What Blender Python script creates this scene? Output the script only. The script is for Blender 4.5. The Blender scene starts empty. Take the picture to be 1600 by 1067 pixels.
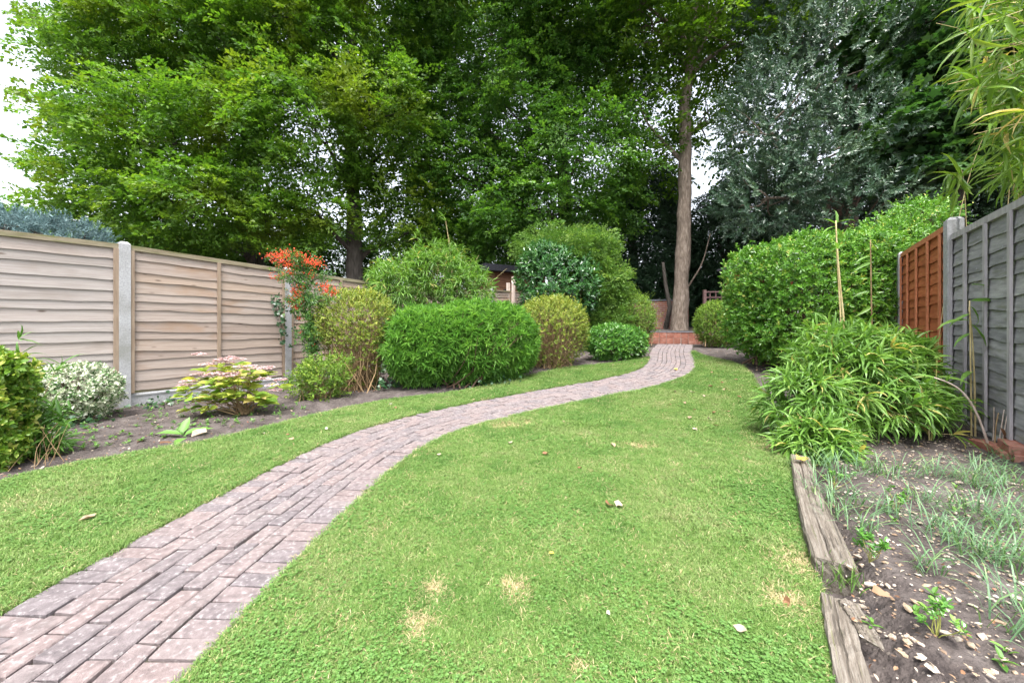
import bpy, math, random
import numpy as np
from mathutils import Vector, Matrix

random.seed(4)
RNG = np.random.default_rng(11)
scene = bpy.context.scene
COL = scene.collection

# ------------------------------------------------------------------ camera
CAM_H, FPX, CX, HY = 1.0, 600.0, 800.0, 509.0      # eye height, focal length in photo pixels, horizon row
cam_data = bpy.data.cameras.new("camera")
cam = bpy.data.objects.new("camera", cam_data)
COL.objects.link(cam)
cam.location = (0, 0, CAM_H)
cam.rotation_euler = (math.radians(90), 0, 0)
cam_data.sensor_width = 36.0
cam_data.lens = 36.0 * FPX / 1600.0
cam_data.shift_y = -(533.5 - HY) / 1600.0
cam_data.clip_start = 0.05
cam_data.clip_end = 2000
scene.camera = cam

# ------------------------------------------------------------------ sky and sun (bright overcast)
SUN_DIR = Vector((-0.02, -0.5, 1.15)).normalized()
world = bpy.data.worlds.new("World")
scene.world = world
world.use_nodes = True
wn, wl = world.node_tree.nodes, world.node_tree.links
wn.clear()
sky = wn.new("ShaderNodeTexSky")
sky.sky_type = 'NISHITA'
sky.sun_disc = False
sky.sun_elevation = math.asin(SUN_DIR.z)
sky.sun_rotation = math.atan2(SUN_DIR.x, SUN_DIR.y)
sky.air_density = 1.0
sky.dust_density = 4.0
sky.ozone_density = 1.0
hs = wn.new("ShaderNodeHueSaturation")
hs.inputs['Saturation'].default_value = 0.34
bg = wn.new("ShaderNodeBackground")
bg.inputs['Strength'].default_value = 0.15
wo = wn.new("ShaderNodeOutputWorld")
wl.new(sky.outputs[0], hs.inputs['Color'])
wl.new(hs.outputs[0], bg.inputs['Color'])
wl.new(bg.outputs[0], wo.inputs['Surface'])

sun_data = bpy.data.lights.new("sun", 'SUN')
sun_data.energy = 1.5
sun_data.angle = math.radians(25)
sun_data.color = (1.0, 0.975, 0.94)
sun = bpy.data.objects.new("sun", sun_data)
COL.objects.link(sun)
sun.rotation_euler = SUN_DIR.to_track_quat('Z', 'Y').to_euler()

scene.view_settings.view_transform = 'Standard'
scene.view_settings.look = 'None'
scene.view_settings.gamma = 1.0
scene.view_settings.exposure = 2.0
scene.view_settings.use_curve_mapping = False
scene.render.engine = 'CYCLES'
cy = scene.cycles
cy.use_denoising = True
cy.max_bounces = 5
cy.diffuse_bounces = 3
cy.glossy_bounces = 2
cy.transmission_bounces = 3
cy.transparent_max_bounces = 4

# ------------------------------------------------------------------ helpers: terrain, pixels
def sstep(a, b, x):
    t = np.clip((np.asarray(x, float) - a) / (b - a), 0, 1)
    return t * t * (3 - 2 * t)

def H(x, y):
    """height of the finished garden level: a gentle rise to the steps, then the upper terrace"""
    s = 0.49 * np.asarray(x, float) + 0.872 * np.asarray(y, float)
    h = 0.53 * sstep(3.0, 11.5, s)
    u = 0.177 * (np.asarray(x, float) - 4.5) + 0.984 * (np.asarray(y, float) - 10.55)     # the brick step runs across here
    h = h + 0.29 * sstep(0.2, 0.28, u) + 0.028 * np.clip(u - 0.2, 0, 12)
    return h

def G(px, py, dz=0.0):
    """photo pixel -> point on the ground"""
    dx, dz_ = (px - CX) / FPX, -(py - HY) / FPX
    Y = 0.3
    for _ in range(6000):
        if CAM_H + dz_ * Y <= float(H(dx * Y, Y)) + dz:
            break
        Y += 0.01
    return np.array([dx * Y, Y, float(H(dx * Y, Y)) + dz])

def AT(px, py, Y):
    return np.array([(px - CX) / FPX * Y, Y, CAM_H - (py - HY) / FPX * Y])

def nrm(v):
    v = np.asarray(v, float)
    return v / np.maximum(np.linalg.norm(v, axis=-1, keepdims=True), 1e-9)

def wob(p, f=1.0, seed=0.0):
    """cheap smooth 3D noise, about -1..1"""
    p = np.asarray(p, float) * f + seed * 7.31
    x, y, z = p[..., 0], p[..., 1], p[..., 2]
    return (np.sin(1.7 * x + 1.3 * np.sin(1.1 * y + seed)) + np.sin(1.9 * y + 1.2 * np.sin(1.3 * z + 2 * seed))
            + np.sin(2.1 * z + 1.4 * np.sin(0.9 * x - seed)) + 0.6 * np.sin(4.1 * x + 3.3 * y + seed) + 0.6 * np.sin(3.7 * z - 4.3 * y)) / 4.2

# ------------------------------------------------------------------ helpers: meshes, tags
TRI = [0]
def mesh_from(name, V, T, mat=None, rnd=None, smooth=False):
    V = np.ascontiguousarray(V, np.float32)
    T = np.ascontiguousarray(T, np.int32)
    k = T.shape[1]
    me = bpy.data.meshes.new(name)
    me.vertices.add(len(V)); me.vertices.foreach_set("co", V.ravel())
    me.loops.add(T.size); me.loops.foreach_set("vertex_index", T.ravel())
    me.polygons.add(len(T))
    me.polygons.foreach_set("loop_start", np.arange(0, T.size, k, dtype=np.int32))
    me.polygons.foreach_set("use_smooth", np.full(len(T), smooth, dtype=bool))
    if rnd is not None:
        a = me.attributes.new("rnd", 'FLOAT', 'POINT')
        a.data.foreach_set("value", np.ascontiguousarray(rnd, np.float32))
    me.update(calc_edges=True)
    if mat is not None:
        me.materials.append(mat)
    TRI[0] += len(T) * (k - 2)
    return me

def link(name, data, parent=None, loc=None):
    o = bpy.data.objects.new(name, data)
    COL.objects.link(o)
    if parent is not None:
        o.parent = parent
    if loc is not None:
        o.location = loc
    return o

def tag(o, label=None, cat=None, group=None, kind=None):
    if label: o["label"] = label
    if cat: o["category"] = cat
    if group: o["group"] = group
    if kind: o["kind"] = kind
    return o

def thing(name, loc, label, cat, group=None, rz=0.0):
    o = link(name, None, None, tuple(float(c) for c in loc))
    o.rotation_euler = (0, 0, rz)
    o.empty_display_size = 0.2
    return tag(o, label, cat, group)

def part(name, V, T, mat, parent, rnd=None, smooth=False, origin=None):
    """a mesh part given in world coordinates under an (unrotated) parent"""
    o0 = np.array(parent.location) if parent is not None else (np.zeros(3) if origin is None else np.asarray(origin))
    if parent is not None and parent.parent is not None:
        o0 = o0 + np.array(parent.parent.location)
    ob = link(name, mesh_from(name, np.asarray(V) - o0, T, mat, rnd, smooth), parent)
    if parent is None:
        ob.location = tuple(o0)
    return ob

def quads_to_tris(Q):
    Q = np.asarray(Q, np.int32)
    return np.concatenate([Q[:, [0, 1, 2]], Q[:, [0, 2, 3]]])

def box_vt(x0, x1, y0, y1, z0, z1):
    V = np.array([[x, y, z] for z in (z0, z1) for y in (y0, y1) for x in (x0, x1)], float)
    Q = [[0, 2, 3, 1], [4, 5, 7, 6], [0, 1, 5, 4], [2, 6, 7, 3], [0, 4, 6, 2], [1, 3, 7, 5]]
    return V, np.array(Q, np.int32)

def merge(parts):
    Vs, Ts, n = [], [], 0
    for V, T in parts:
        Vs.append(V); Ts.append(np.asarray(T) + n); n += len(V)
    return np.concatenate(Vs), np.concatenate(Ts)

def tube(pts, rad, sides=6, cap=True):
    pts = np.asarray(pts, float); n = len(pts)
    rad = np.broadcast_to(np.asarray(rad, float), (n,))
    tan = nrm(np.gradient(pts, axis=0))
    ref = np.array([0, 0, 1.0]) if abs(tan[0, 2]) < 0.9 else np.array([1.0, 0, 0])
    a = nrm(np.cross(tan, ref)); b = np.cross(tan, a)
    th = np.arange(sides) * 2 * math.pi / sides
    V = (pts[:, None] + rad[:, None, None] * (np.cos(th)[None, :, None] * a[:, None] + np.sin(th)[None, :, None] * b[:, None])).reshape(-1, 3)
    i = np.arange(n - 1)[:, None] * sides; j = np.arange(sides)[None]; k = (j + 1) % sides
    Q = np.stack([i + j, i + k, i + k + sides, i + j + sides], -1).reshape(-1, 4)
    T = quads_to_tris(Q)
    if cap:
        V = np.concatenate([V, pts[-1:]])
        e = (n - 1) * sides
        T = np.concatenate([T, np.stack([e + np.arange(sides), e + (np.arange(sides) + 1) % sides, np.full(sides, len(V) - 1)], -1)])
    return V, T

def curve(p0, p1, bend=0.1, n=6, sag=0.0, rng=RNG):
    p0, p1 = np.asarray(p0, float), np.asarray(p1, float)
    t = np.linspace(0, 1, n)[:, None]
    L = np.linalg.norm(p1 - p0)
    off = rng.normal(0, bend * L, 3)
    off2 = rng.normal(0, bend * 0.5 * L, 3)
    p = p0 * (1 - t) + p1 * t + np.sin(math.pi * t) * off + np.sin(2 * math.pi * t) * off2
    p[:, 2] += (np.sin(math.pi * t) * sag * L)[:, 0]
    return p

# ------------------------------------------------------------------ materials
def new_mat(name):
    m = bpy.data.materials.new(name)
    m.use_nodes = True
    nt = m.node_tree
    nt.nodes.clear()
    return m, nt.nodes, nt.links

def ramp(nodes, stops, interp='LINEAR'):
    r = nodes.new("ShaderNodeValToRGB")
    r.color_ramp.interpolation = interp
    el = r.color_ramp.elements
    while len(el) < len(stops):
        el.new(0.5)
    for e, (p, c) in zip(el, stops):
        e.position = p
        e.color = (*c, 1.0)
    return r

def leaf_mat(name, stops, rough=0.5, transl=0.35, tmul=(1.25, 1.3, 0.6), spec=0.4, patch=0.0, patch_col=(0.2, 0.2, 0.03), patch_scale=0.8):
    m, N, L = new_mat(name)
    at = N.new("ShaderNodeAttribute"); at.attribute_name = "rnd"
    r = ramp(N, stops)
    L.new(at.outputs['Fac'], r.inputs[0])
    col = r.outputs[0]
    if patch > 0:
        g = N.new("ShaderNodeNewGeometry")
        nz = N.new("ShaderNodeTexNoise"); nz.inputs['Scale'].default_value = patch_scale; nz.inputs['Detail'].default_value = 2.0
        L.new(g.outputs['Position'], nz.inputs['Vector'])
        pr = ramp(N, [(0.52, (0, 0, 0)), (0.7, (patch,) * 3)])
        L.new(nz.outputs['Fac'], pr.inputs[0])
        mx = N.new("ShaderNodeMixRGB"); mx.inputs[2].default_value = (*patch_col, 1)
        L.new(pr.outputs[0], mx.inputs[0]); L.new(col, mx.inputs[1])
        col = mx.outputs[0]
    p = N.new("ShaderNodeBsdfPrincipled")
    p.inputs['Roughness'].default_value = rough
    p.inputs['Specular IOR Level'].default_value = spec
    L.new(col, p.inputs['Base Color'])
    out = N.new("ShaderNodeOutputMaterial")
    if transl > 0:
        tm = N.new("ShaderNodeMixRGB"); tm.blend_type = 'MULTIPLY'; tm.inputs[0].default_value = 1.0
        tm.inputs[2].default_value = (*tmul, 1)
        L.new(col, tm.inputs[1])
        tr = N.new("ShaderNodeBsdfTranslucent")
        L.new(tm.outputs[0], tr.inputs['Color'])
        ms = N.new("ShaderNodeMixShader"); ms.inputs[0].default_value = transl
        L.new(p.outputs[0], ms.inputs[1]); L.new(tr.outputs[0], ms.inputs[2])
        L.new(ms.outputs[0], out.inputs['Surface'])
    else:
        L.new(p.outputs[0], out.inputs['Surface'])
    return m

def noise_mat(name, stops, scale=8.0, detail=6.0, stretch=(1, 1, 1), rough=0.85, bump=0.3, bump_scale=40.0, coords='Object', rnd_mix=0.0, rnd_stops=None, spec=0.25, extra=None, bdist=0.01):
    m, N, L = new_mat(name)
    tc = N.new("ShaderNodeTexCoord")
    mp = N.new("ShaderNodeMapping"); mp.inputs['Scale'].default_value = stretch
    L.new(tc.outputs[coords], mp.inputs['Vector'])
    vec = mp.outputs[0]
    if coords == 'Object':
        oi = N.new("ShaderNodeObjectInfo")
        va = N.new("ShaderNodeVectorMath"); va.operation = 'ADD'
        cb = N.new("ShaderNodeCombineXYZ")
        ml = N.new("ShaderNodeMath"); ml.operation = 'MULTIPLY'; ml.inputs[1].default_value = 37.0
        L.new(oi.outputs['Random'], ml.inputs[0])
        for i in range(3): L.new(ml.outputs[0], cb.inputs[i])
        L.new(vec, va.inputs[0]); L.new(cb.outputs[0], va.inputs[1])
        vec = va.outputs[0]
    nz = N.new("ShaderNodeTexNoise")
    nz.inputs['Scale'].default_value = scale; nz.inputs['Detail'].default_value = detail; nz.inputs['Roughness'].default_value = 0.62
    L.new(vec, nz.inputs['Vector'])
    r = ramp(N, stops)
    L.new(nz.outputs['Fac'], r.inputs[0])
    col = r.outputs[0]
    if rnd_stops:
        at = N.new("ShaderNodeAttribute"); at.attribute_name = "rnd"
        r2 = ramp(N, rnd_stops)
        L.new(at.outputs['Fac'], r2.inputs[0])
        mx = N.new("ShaderNodeMixRGB"); mx.blend_type = 'MULTIPLY'; mx.inputs[0].default_value = rnd_mix
        L.new(col, mx.inputs[1]); L.new(r2.outputs[0], mx.inputs[2])
        col = mx.outputs[0]
    if extra:
        col = extra(N, L, vec, col)
    p = N.new("ShaderNodeBsdfPrincipled")
    p.inputs['Roughness'].default_value = rough
    p.inputs['Specular IOR Level'].default_value = spec
    L.new(col, p.inputs['Base Color'])
    if bump > 0:
        n2 = N.new("ShaderNodeTexNoise"); n2.inputs['Scale'].default_value = bump_scale; n2.inputs['Detail'].default_value = 5.0
        L.new(vec, n2.inputs['Vector'])
        b = N.new("ShaderNodeBump"); b.inputs['Strength'].default_value = bump; b.inputs['Distance'].default_value = bdist
        L.new(n2.outputs['Fac'], b.inputs['Height'])
        L.new(b.outputs[0], p.inputs['Normal'])
    out = N.new("ShaderNodeOutputMaterial")
    L.new(p.outputs[0], out.inputs['Surface'])
    return m

def overlay(color, scale, lo, hi, amount=1.0, stretch=None, detail=3.0, seed=0.0):
    """a stain or moss layer with a shape of its own"""
    def f(N, L, vec, col):
        v = vec
        if stretch:
            mp = N.new("ShaderNodeMapping"); mp.inputs['Scale'].default_value = stretch
            mp.inputs['Location'].default_value = (seed, seed, seed)
            L.new(vec, mp.inputs['Vector']); v = mp.outputs[0]
        nz = N.new("ShaderNodeTexNoise"); nz.inputs['Scale'].default_value = scale; nz.inputs['Detail'].default_value = detail
        L.new(v, nz.inputs['Vector'])
        r = ramp(N, [(lo, (0, 0, 0)), (hi, (amount,) * 3)])
        L.new(nz.outputs['Fac'], r.inputs[0])
        mx = N.new("ShaderNodeMixRGB"); mx.inputs[2].default_value = (*color, 1)
        L.new(r.outputs[0], mx.inputs[0]); L.new(col, mx.inputs[1])
        return mx.outputs[0]
    return f

def chain(*fs):
    def f(N, L, vec, col):
        for g in fs:
            col = g(N, L, vec, col)
        return col
    return f

def knots(N, L, vec, col):
    mp = N.new("ShaderNodeMapping"); mp.inputs['Scale'].default_value = (3.6, 0.0, 0.27)
    L.new(vec, mp.inputs['Vector'])
    vo = N.new("ShaderNodeTexVoronoi"); vo.inputs['Scale'].default_value = 1.0
    L.new(mp.outputs[0], vo.inputs['Vector'])
    r = ramp(N, [(0.05, (1, 1, 1)), (0.13, (0, 0, 0))])
    L.new(vo.outputs['Distance'], r.inputs[0])
    mx = N.new("ShaderNodeMixRGB"); mx.inputs[2].default_value = (0.1, 0.068, 0.05, 1)
    ml = N.new("ShaderNodeMath"); ml.operation = 'MULTIPLY'; ml.inputs[1].default_value = 0.85
    L.new(r.outputs[0], ml.inputs[0]); L.new(ml.outputs[0], mx.inputs[0]); L.new(col, mx.inputs[1])
    return mx.outputs[0]

M = {}
M['wood_pale'] = noise_mat('weathered_pine', [(0.28, (0.25, 0.208, 0.18)), (0.5, (0.34, 0.29, 0.258)), (0.72, (0.41, 0.364, 0.335))], 3.0, 7, (0.8, 30, 30), 0.8, 0.25, 26, rnd_mix=1.0,
                           rnd_stops=[(0, (0.86, 0.8, 0.76)), (0.5, (1, 0.97, 0.95)), (1, (1.0, 0.86, 0.72))],
                           extra=chain(knots, overlay((0.25, 0.135, 0.06), 2.2, 0.54, 0.72, 0.6, (0.9, 0.04, 0.044))))
M['wood_silver'] = noise_mat('silvered_pine', [(0.28, (0.27, 0.24, 0.222)), (0.5, (0.35, 0.318, 0.3)), (0.72, (0.42, 0.392, 0.375))], 3.0, 7, (0.8, 30, 30), 0.85, 0.25, 26, rnd_mix=1.0,
                           rnd_stops=[(0, (0.84, 0.82, 0.8)), (0.5, (1, 0.98, 0.97)), (1, (1.02, 0.94, 0.88))],
                           extra=chain(knots, overlay((0.19, 0.15, 0.12), 2.5, 0.55, 0.75, 0.5, (0.9, 0.04, 0.044))))
M['wood_rail'] = noise_mat('mossy_rail', [(0.3, (0.17, 0.14, 0.085)), (0.6, (0.28, 0.24, 0.17))], 3.0, 5, (1, 8, 8), 0.85, 0.3, 30,
                           extra=overlay((0.12, 0.14, 0.04), 4, 0.5, 0.65, 0.6))
M['wood_batten'] = noise_mat('pine_batten', [(0.3, (0.21, 0.15, 0.105)), (0.65, (0.3, 0.23, 0.17))], 4, 5, (8, 8, 1), 0.8, 0.2, 30)
M['wood_red'] = noise_mat('red_stained_wood', [(0.3, (0.24, 0.07, 0.028)), (0.5, (0.36, 0.105, 0.04)), (0.72, (0.44, 0.15, 0.065))], 3, 6, (1.2, 9, 9), 0.75, 0.25, 26, rnd_mix=1.0,
                          rnd_stops=[(0, (0.8, 0.8, 0.8)), (1, (1.05, 1.05, 1.05))])
M['wood_grey'] = noise_mat('silvered_grey_wood', [(0.3, (0.17, 0.168, 0.178)), (0.5, (0.275, 0.272, 0.285)), (0.72, (0.38, 0.376, 0.39))], 3, 6, (1.2, 9, 9), 0.85, 0.3, 26, rnd_mix=1.0,
                           rnd_stops=[(0, (0.75, 0.75, 0.75)), (1, (1.1, 1.08, 1.05))],
                           extra=chain(overlay((0.42, 0.42, 0.46), 9, 0.66, 0.75, 0.7, (2.5, 1, 0.5)), overlay((0.11, 0.12, 0.06), 2.5, 0.56, 0.7, 0.5, (1, 1, 1), 3, 3.0)))
M['wood_grey_batten'] = noise_mat('grey_batten', [(0.3, (0.27, 0.25, 0.26)), (0.7, (0.44, 0.41, 0.43))], 4, 5, (8, 8, 1), 0.85, 0.2, 30)
M['wood_red_batten'] = noise_mat('red_batten', [(0.3, (0.38, 0.13, 0.06)), (0.7, (0.52, 0.21, 0.11))], 4, 5, (8, 8, 1), 0.8, 0.2, 30)
M['sleeper'] = noise_mat('old_timber', [(0.28, (0.075, 0.06, 0.046)), (0.5, (0.17, 0.145, 0.118)), (0.72, (0.27, 0.245, 0.21))], 3.2, 8, (1.2, 34, 34), 0.9, 0.8, 12,
                         extra=chain(overlay((0.05, 0.042, 0.033), 2.2, 0.57, 0.64, 0.75, (0.8, 1, 1)), overlay((0.14, 0.16, 0.05), 3, 0.62, 0.72, 0.5)))
M['concrete'] = noise_mat('speckled_concrete', [(0.3, (0.27, 0.27, 0.276)), (0.5, (0.36, 0.36, 0.37)), (0.7, (0.43, 0.43, 0.44))], 60, 3, (1, 1, 1), 0.9, 0.25, 120,
                          extra=chain(overlay((0.17, 0.17, 0.14), 3, 0.5, 0.75, 0.6), overlay((0.13, 0.14, 0.09), 7, 0.6, 0.75, 0.5, (1, 1, 0.4), 5.0, 2.0)))
M['paver'] = noise_mat('clay_paver', [(0.3, (0.11, 0.098, 0.1)), (0.48, (0.162, 0.142, 0.143)), (0.7, (0.22, 0.2, 0.2))], 30, 10, (1, 1, 1), 0.92, 0.8, 190, rnd_mix=1.0,
                       rnd_stops=[(0, (0.84, 0.82, 0.84)), (0.3, (0.97, 0.92, 0.92)), (0.65, (1.08, 0.96, 0.92)), (1, (1.06, 1.01, 0.99))],
                       extra=chain(overlay((0.3, 0.285, 0.28), 60, 0.57, 0.7, 0.7, None, 6.0), overlay((0.06, 0.058, 0.058), 11, 0.6, 0.78, 0.6, (1, 1, 1), 5.0, 5.0)), bdist=0.004)
M['joint'] = noise_mat('mossy_joint', [(0.35, (0.03, 0.026, 0.022)), (0.58, (0.06, 0.053, 0.04)), (0.7, (0.055, 0.1, 0.02))], 5, 4, (1, 1, 1), 1.0, 0.4, 60)
M['brick'] = noise_mat('red_brick', [(0.3, (0.15, 0.062, 0.045)), (0.5, (0.27, 0.11, 0.078)), (0.7, (0.34, 0.19, 0.15))], 9, 6, (1, 1, 1), 0.9, 0.4, 60, rnd_mix=1.0,
                       rnd_stops=[(0, (0.7, 0.7, 0.7)), (1, (1.1, 1.1, 1.1))])
M['mortar'] = noise_mat('lime_mortar', [(0.3, (0.25, 0.22, 0.19)), (0.7, (0.4, 0.37, 0.33))], 20, 4, bump=0.2)
M['bark'] = noise_mat('brown_bark', [(0.3, (0.1, 0.078, 0.062)), (0.5, (0.21, 0.165, 0.13)), (0.7, (0.33, 0.275, 0.23))], 6, 9, (3, 3, 0.8), 0.95, 1.0, 11, bdist=0.03)
M['bark_dark'] = noise_mat('dark_bark', [(0.3, (0.035, 0.03, 0.025)), (0.7, (0.12, 0.105, 0.09))], 6, 6, (3, 3, 0.6), 0.95, 0.7, 12, bdist=0.03)
M['twig'] = noise_mat('tan_twig', [(0.3, (0.16, 0.1, 0.05)), (0.7, (0.34, 0.24, 0.13))], 12, 3, bump=0)
M['twig_dark'] = noise_mat('dark_twig', [(0.3, (0.05, 0.03, 0.022)), (0.7, (0.13, 0.08, 0.055))], 12, 3, bump=0)
M['cane'] = noise_mat('bamboo_cane', [(0.3, (0.36, 0.27, 0.12)), (0.7, (0.55, 0.46, 0.25))], 6, 3, (1, 1, 1), 0.5, 0)
M['cane_green'] = noise_mat('green_cane', [(0.3, (0.2, 0.22, 0.05)), (0.7, (0.34, 0.33, 0.1))], 6, 3, (1, 1, 1), 0.5, 0)
M['felt'] = noise_mat('black_roof_felt', [(0.3, (0.012, 0.013, 0.018)), (0.7, (0.03, 0.03, 0.036))], 20, 3, bump=0.2)
M['shed'] = noise_mat('brown_shed_wood', [(0.3, (0.1, 0.045, 0.025)), (0.7, (0.2, 0.1, 0.06))], 4, 5, (1, 8, 8), 0.8, 0.2)
M['trellis'] = noise_mat('plum_brown_wood', [(0.3, (0.1, 0.055, 0.05)), (0.7, (0.2, 0.125, 0.12))], 5, 4, (1, 8, 8), 0.8, 0.2)
M['orange_post'] = noise_mat('orange_wood', [(0.3, (0.36, 0.12, 0.03)), (0.7, (0.5, 0.2, 0.06))], 5, 4, (8, 8, 1), 0.8, 0.2)
M['slate'] = noise_mat('grey_slate', [(0.3, (0.08, 0.085, 0.1)), (0.7, (0.18, 0.18, 0.2))], 9, 4, bump=0.2)
M['stake'] = noise_mat('pale_stake', [(0.3, (0.4, 0.31, 0.26)), (0.7, (0.6, 0.5, 0.44))], 6, 4, (6, 6, 1), bump=0.2)
M['berry'] = leaf_mat('orange_red_berries', [(0, (0.5, 0.035, 0.012)), (0.6, (0.66, 0.075, 0.02)), (1, (0.75, 0.15, 0.03))], 0.35, 0)
M['stone'] = noise_mat('flint', [(0.3, (0.22, 0.18, 0.14)), (0.5, (0.36, 0.32, 0.27)), (0.7, (0.55, 0.52, 0.48))], 7, 4, bump=0.2, rnd_mix=1.0,
                       rnd_stops=[(0, (0.4, 0.3, 0.25)), (0.3, (0.8, 0.65, 0.5)), (0.6, (1, 0.95, 0.9)), (0.95, (1.15, 1.12, 1.08)), (1.0, (0.8, 0.3, 0.2))])
M['deadleaf'] = leaf_mat('dry_leaf', [(0, (0.08, 0.04, 0.022)), (0.35, (0.22, 0.11, 0.055)), (0.6, (0.3, 0.2, 0.12)), (0.8, (0.38, 0.3, 0.22)), (1, (0.45, 0.4, 0.34))], 0.7, 0.15, (1, 0.9, 0.7))
M['yellowleaf'] = leaf_mat('yellow_leaf', [(0, (0.6, 0.35, 0.04)), (1, (0.75, 0.52, 0.07))], 0.6, 0.15, (1, 0.9, 0.5))
M['straw'] = leaf_mat('dry_straw', [(0, (0.36, 0.27, 0.13)), (1, (0.56, 0.46, 0.27))], 0.7, 0.2, (1, 0.95, 0.8))

# foliage (base colours)
M['lf_beech'] = leaf_mat('beech_leaf', [(0, (0.06, 0.14, 0.018)), (0.5, (0.11, 0.235, 0.024)), (0.85, (0.165, 0.3, 0.03)), (1, (0.23, 0.32, 0.035))], 0.45, 0.45, patch=0.7, patch_col=(0.22, 0.28, 0.025), patch_scale=0.55)
M['lf_beech2'] = leaf_mat('dark_beech_leaf', [(0, (0.045, 0.12, 0.02)), (0.5, (0.085, 0.2, 0.03)), (1, (0.15, 0.28, 0.04))], 0.42, 0.45)
M['lf_canopy'] = leaf_mat('canopy_leaf', [(0, (0.055, 0.13, 0.012)), (0.6, (0.1, 0.2, 0.015)), (1, (0.16, 0.25, 0.02))], 0.5, 0.5)
M['lf_holly'] = leaf_mat('holly_oak_leaf', [(0, (0.04, 0.085, 0.05)), (0.6, (0.075, 0.135, 0.08)), (1, (0.13, 0.2, 0.11))], 0.3, 0.12, spec=0.6)
M['lf_yew'] = leaf_mat('yew_needle', [(0, (0.02, 0.052, 0.024)), (0.7, (0.038, 0.085, 0.038)), (1, (0.055, 0.11, 0.04))], 0.5, 0.12)
M['lf_syc'] = leaf_mat('maple_leaf', [(0, (0.03, 0.09, 0.025)), (1, (0.07, 0.15, 0.03))], 0.45, 0.35)
M['lf_blue'] = leaf_mat('blue_juniper', [(0, (0.07, 0.13, 0.13)), (0.6, (0.14, 0.23, 0.235)), (1, (0.24, 0.33, 0.32))], 0.6, 0.1, (1, 1, 1))
M['lf_gold'] = leaf_mat('golden_honeysuckle', [(0, (0.1, 0.15, 0.02)), (0.5, (0.2, 0.27, 0.035)), (0.8, (0.34, 0.36, 0.06)), (1, (0.5, 0.46, 0.14))], 0.5, 0.3)
M['lf_lime'] = leaf_mat('lime_honeysuckle', [(0, (0.07, 0.14, 0.015)), (0.6, (0.15, 0.26, 0.03)), (1, (0.28, 0.36, 0.05))], 0.5, 0.3)
M['lf_choisya'] = leaf_mat('feathery_leaf', [(0, (0.07, 0.18, 0.03)), (0.5, (0.12, 0.28, 0.045)), (1, (0.22, 0.41, 0.075))], 0.4, 0.35)
M['lf_bamboo'] = leaf_mat('bamboo_leaf', [(0, (0.08, 0.17, 0.03)), (0.5, (0.14, 0.28, 0.05)), (0.92, (0.22, 0.36, 0.07)), (1, (0.46, 0.4, 0.13))], 0.4, 0.35)
M['lf_bamboo_y'] = leaf_mat('yellow_bamboo_leaf', [(0, (0.08, 0.16, 0.022)), (0.6, (0.15, 0.26, 0.035)), (0.93, (0.26, 0.34, 0.055)), (1, (0.46, 0.36, 0.13))], 0.4, 0.4)  # yellow-green leaf colour of the arching bamboo
M['lf_laurel'] = leaf_mat('laurel_leaf', [(0, (0.03, 0.1, 0.03)), (0.6, (0.055, 0.16, 0.04)), (1, (0.1, 0.22, 0.05))], 0.22, 0.2, spec=0.7)
M['lf_conifer'] = leaf_mat('cypress_leaf', [(0, (0.07, 0.16, 0.03)), (0.6, (0.14, 0.26, 0.045)), (1, (0.27, 0.38, 0.085))], 0.55, 0.3)
M['lf_hedge'] = leaf_mat('hedge_leaf', [(0, (0.06, 0.17, 0.02)), (0.5, (0.11, 0.26, 0.03)), (0.9, (0.19, 0.36, 0.05)), (1, (0.42, 0.44, 0.1))], 0.32, 0.3, spec=0.5)
M['lf_gloss'] = leaf_mat('glossy_shrub_leaf', [(0, (0.05, 0.15, 0.025)), (0.6, (0.1, 0.25, 0.04)), (1, (0.18, 0.34, 0.06))], 0.25, 0.25, spec=0.6)
M['lf_pyra'] = leaf_mat('firethorn_leaf', [(0, (0.04, 0.12, 0.03)), (0.7, (0.09, 0.2, 0.04)), (1, (0.22, 0.34, 0.05))], 0.35, 0.25)
M['lf_varieg'] = leaf_mat('variegated_leaf', [(0, (0.07, 0.16, 0.05)), (0.4, (0.13, 0.24, 0.08)), (0.48, (0.52, 0.56, 0.4)), (1, (0.74, 0.76, 0.62))], 0.4, 0.2, (1, 1, 0.8))
M['lf_euon'] = leaf_mat('golden_euonymus_leaf', [(0, (0.07, 0.16, 0.02)), (0.5, (0.15, 0.27, 0.03)), (0.8, (0.3, 0.38, 0.05)), (1, (0.5, 0.5, 0.14))], 0.35, 0.25)
M['lf_hyd'] = leaf_mat('hydrangea_leaf', [(0, (0.16, 0.3, 0.04)), (0.4, (0.32, 0.42, 0.06)), (0.8, (0.48, 0.52, 0.1)), (1, (0.56, 0.46, 0.16))], 0.5, 0.35)
M['fl_hyd'] = leaf_mat('faded_lacecap', [(0, (0.32, 0.16, 0.14)), (0.5, (0.55, 0.36, 0.36)), (1, (0.76, 0.64, 0.64))], 0.6, 0.2, (1, 0.9, 0.9))
M['lf_ivy'] = leaf_mat('ivy_leaf', [(0, (0.02, 0.06, 0.025)), (0.8, (0.045, 0.11, 0.04)), (1, (0.12, 0.22, 0.04))], 0.3, 0.15, spec=0.6)
M['lf_weed'] = leaf_mat('weed_leaf', [(0, (0.07, 0.17, 0.03)), (1, (0.16, 0.32, 0.06))], 0.45, 0.3)
M['lf_bluegrass'] = leaf_mat('blue_green_grass', [(0, (0.075, 0.15, 0.075)), (0.6, (0.13, 0.24, 0.115)), (1, (0.2, 0.31, 0.11))], 0.45, 0.3)

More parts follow.
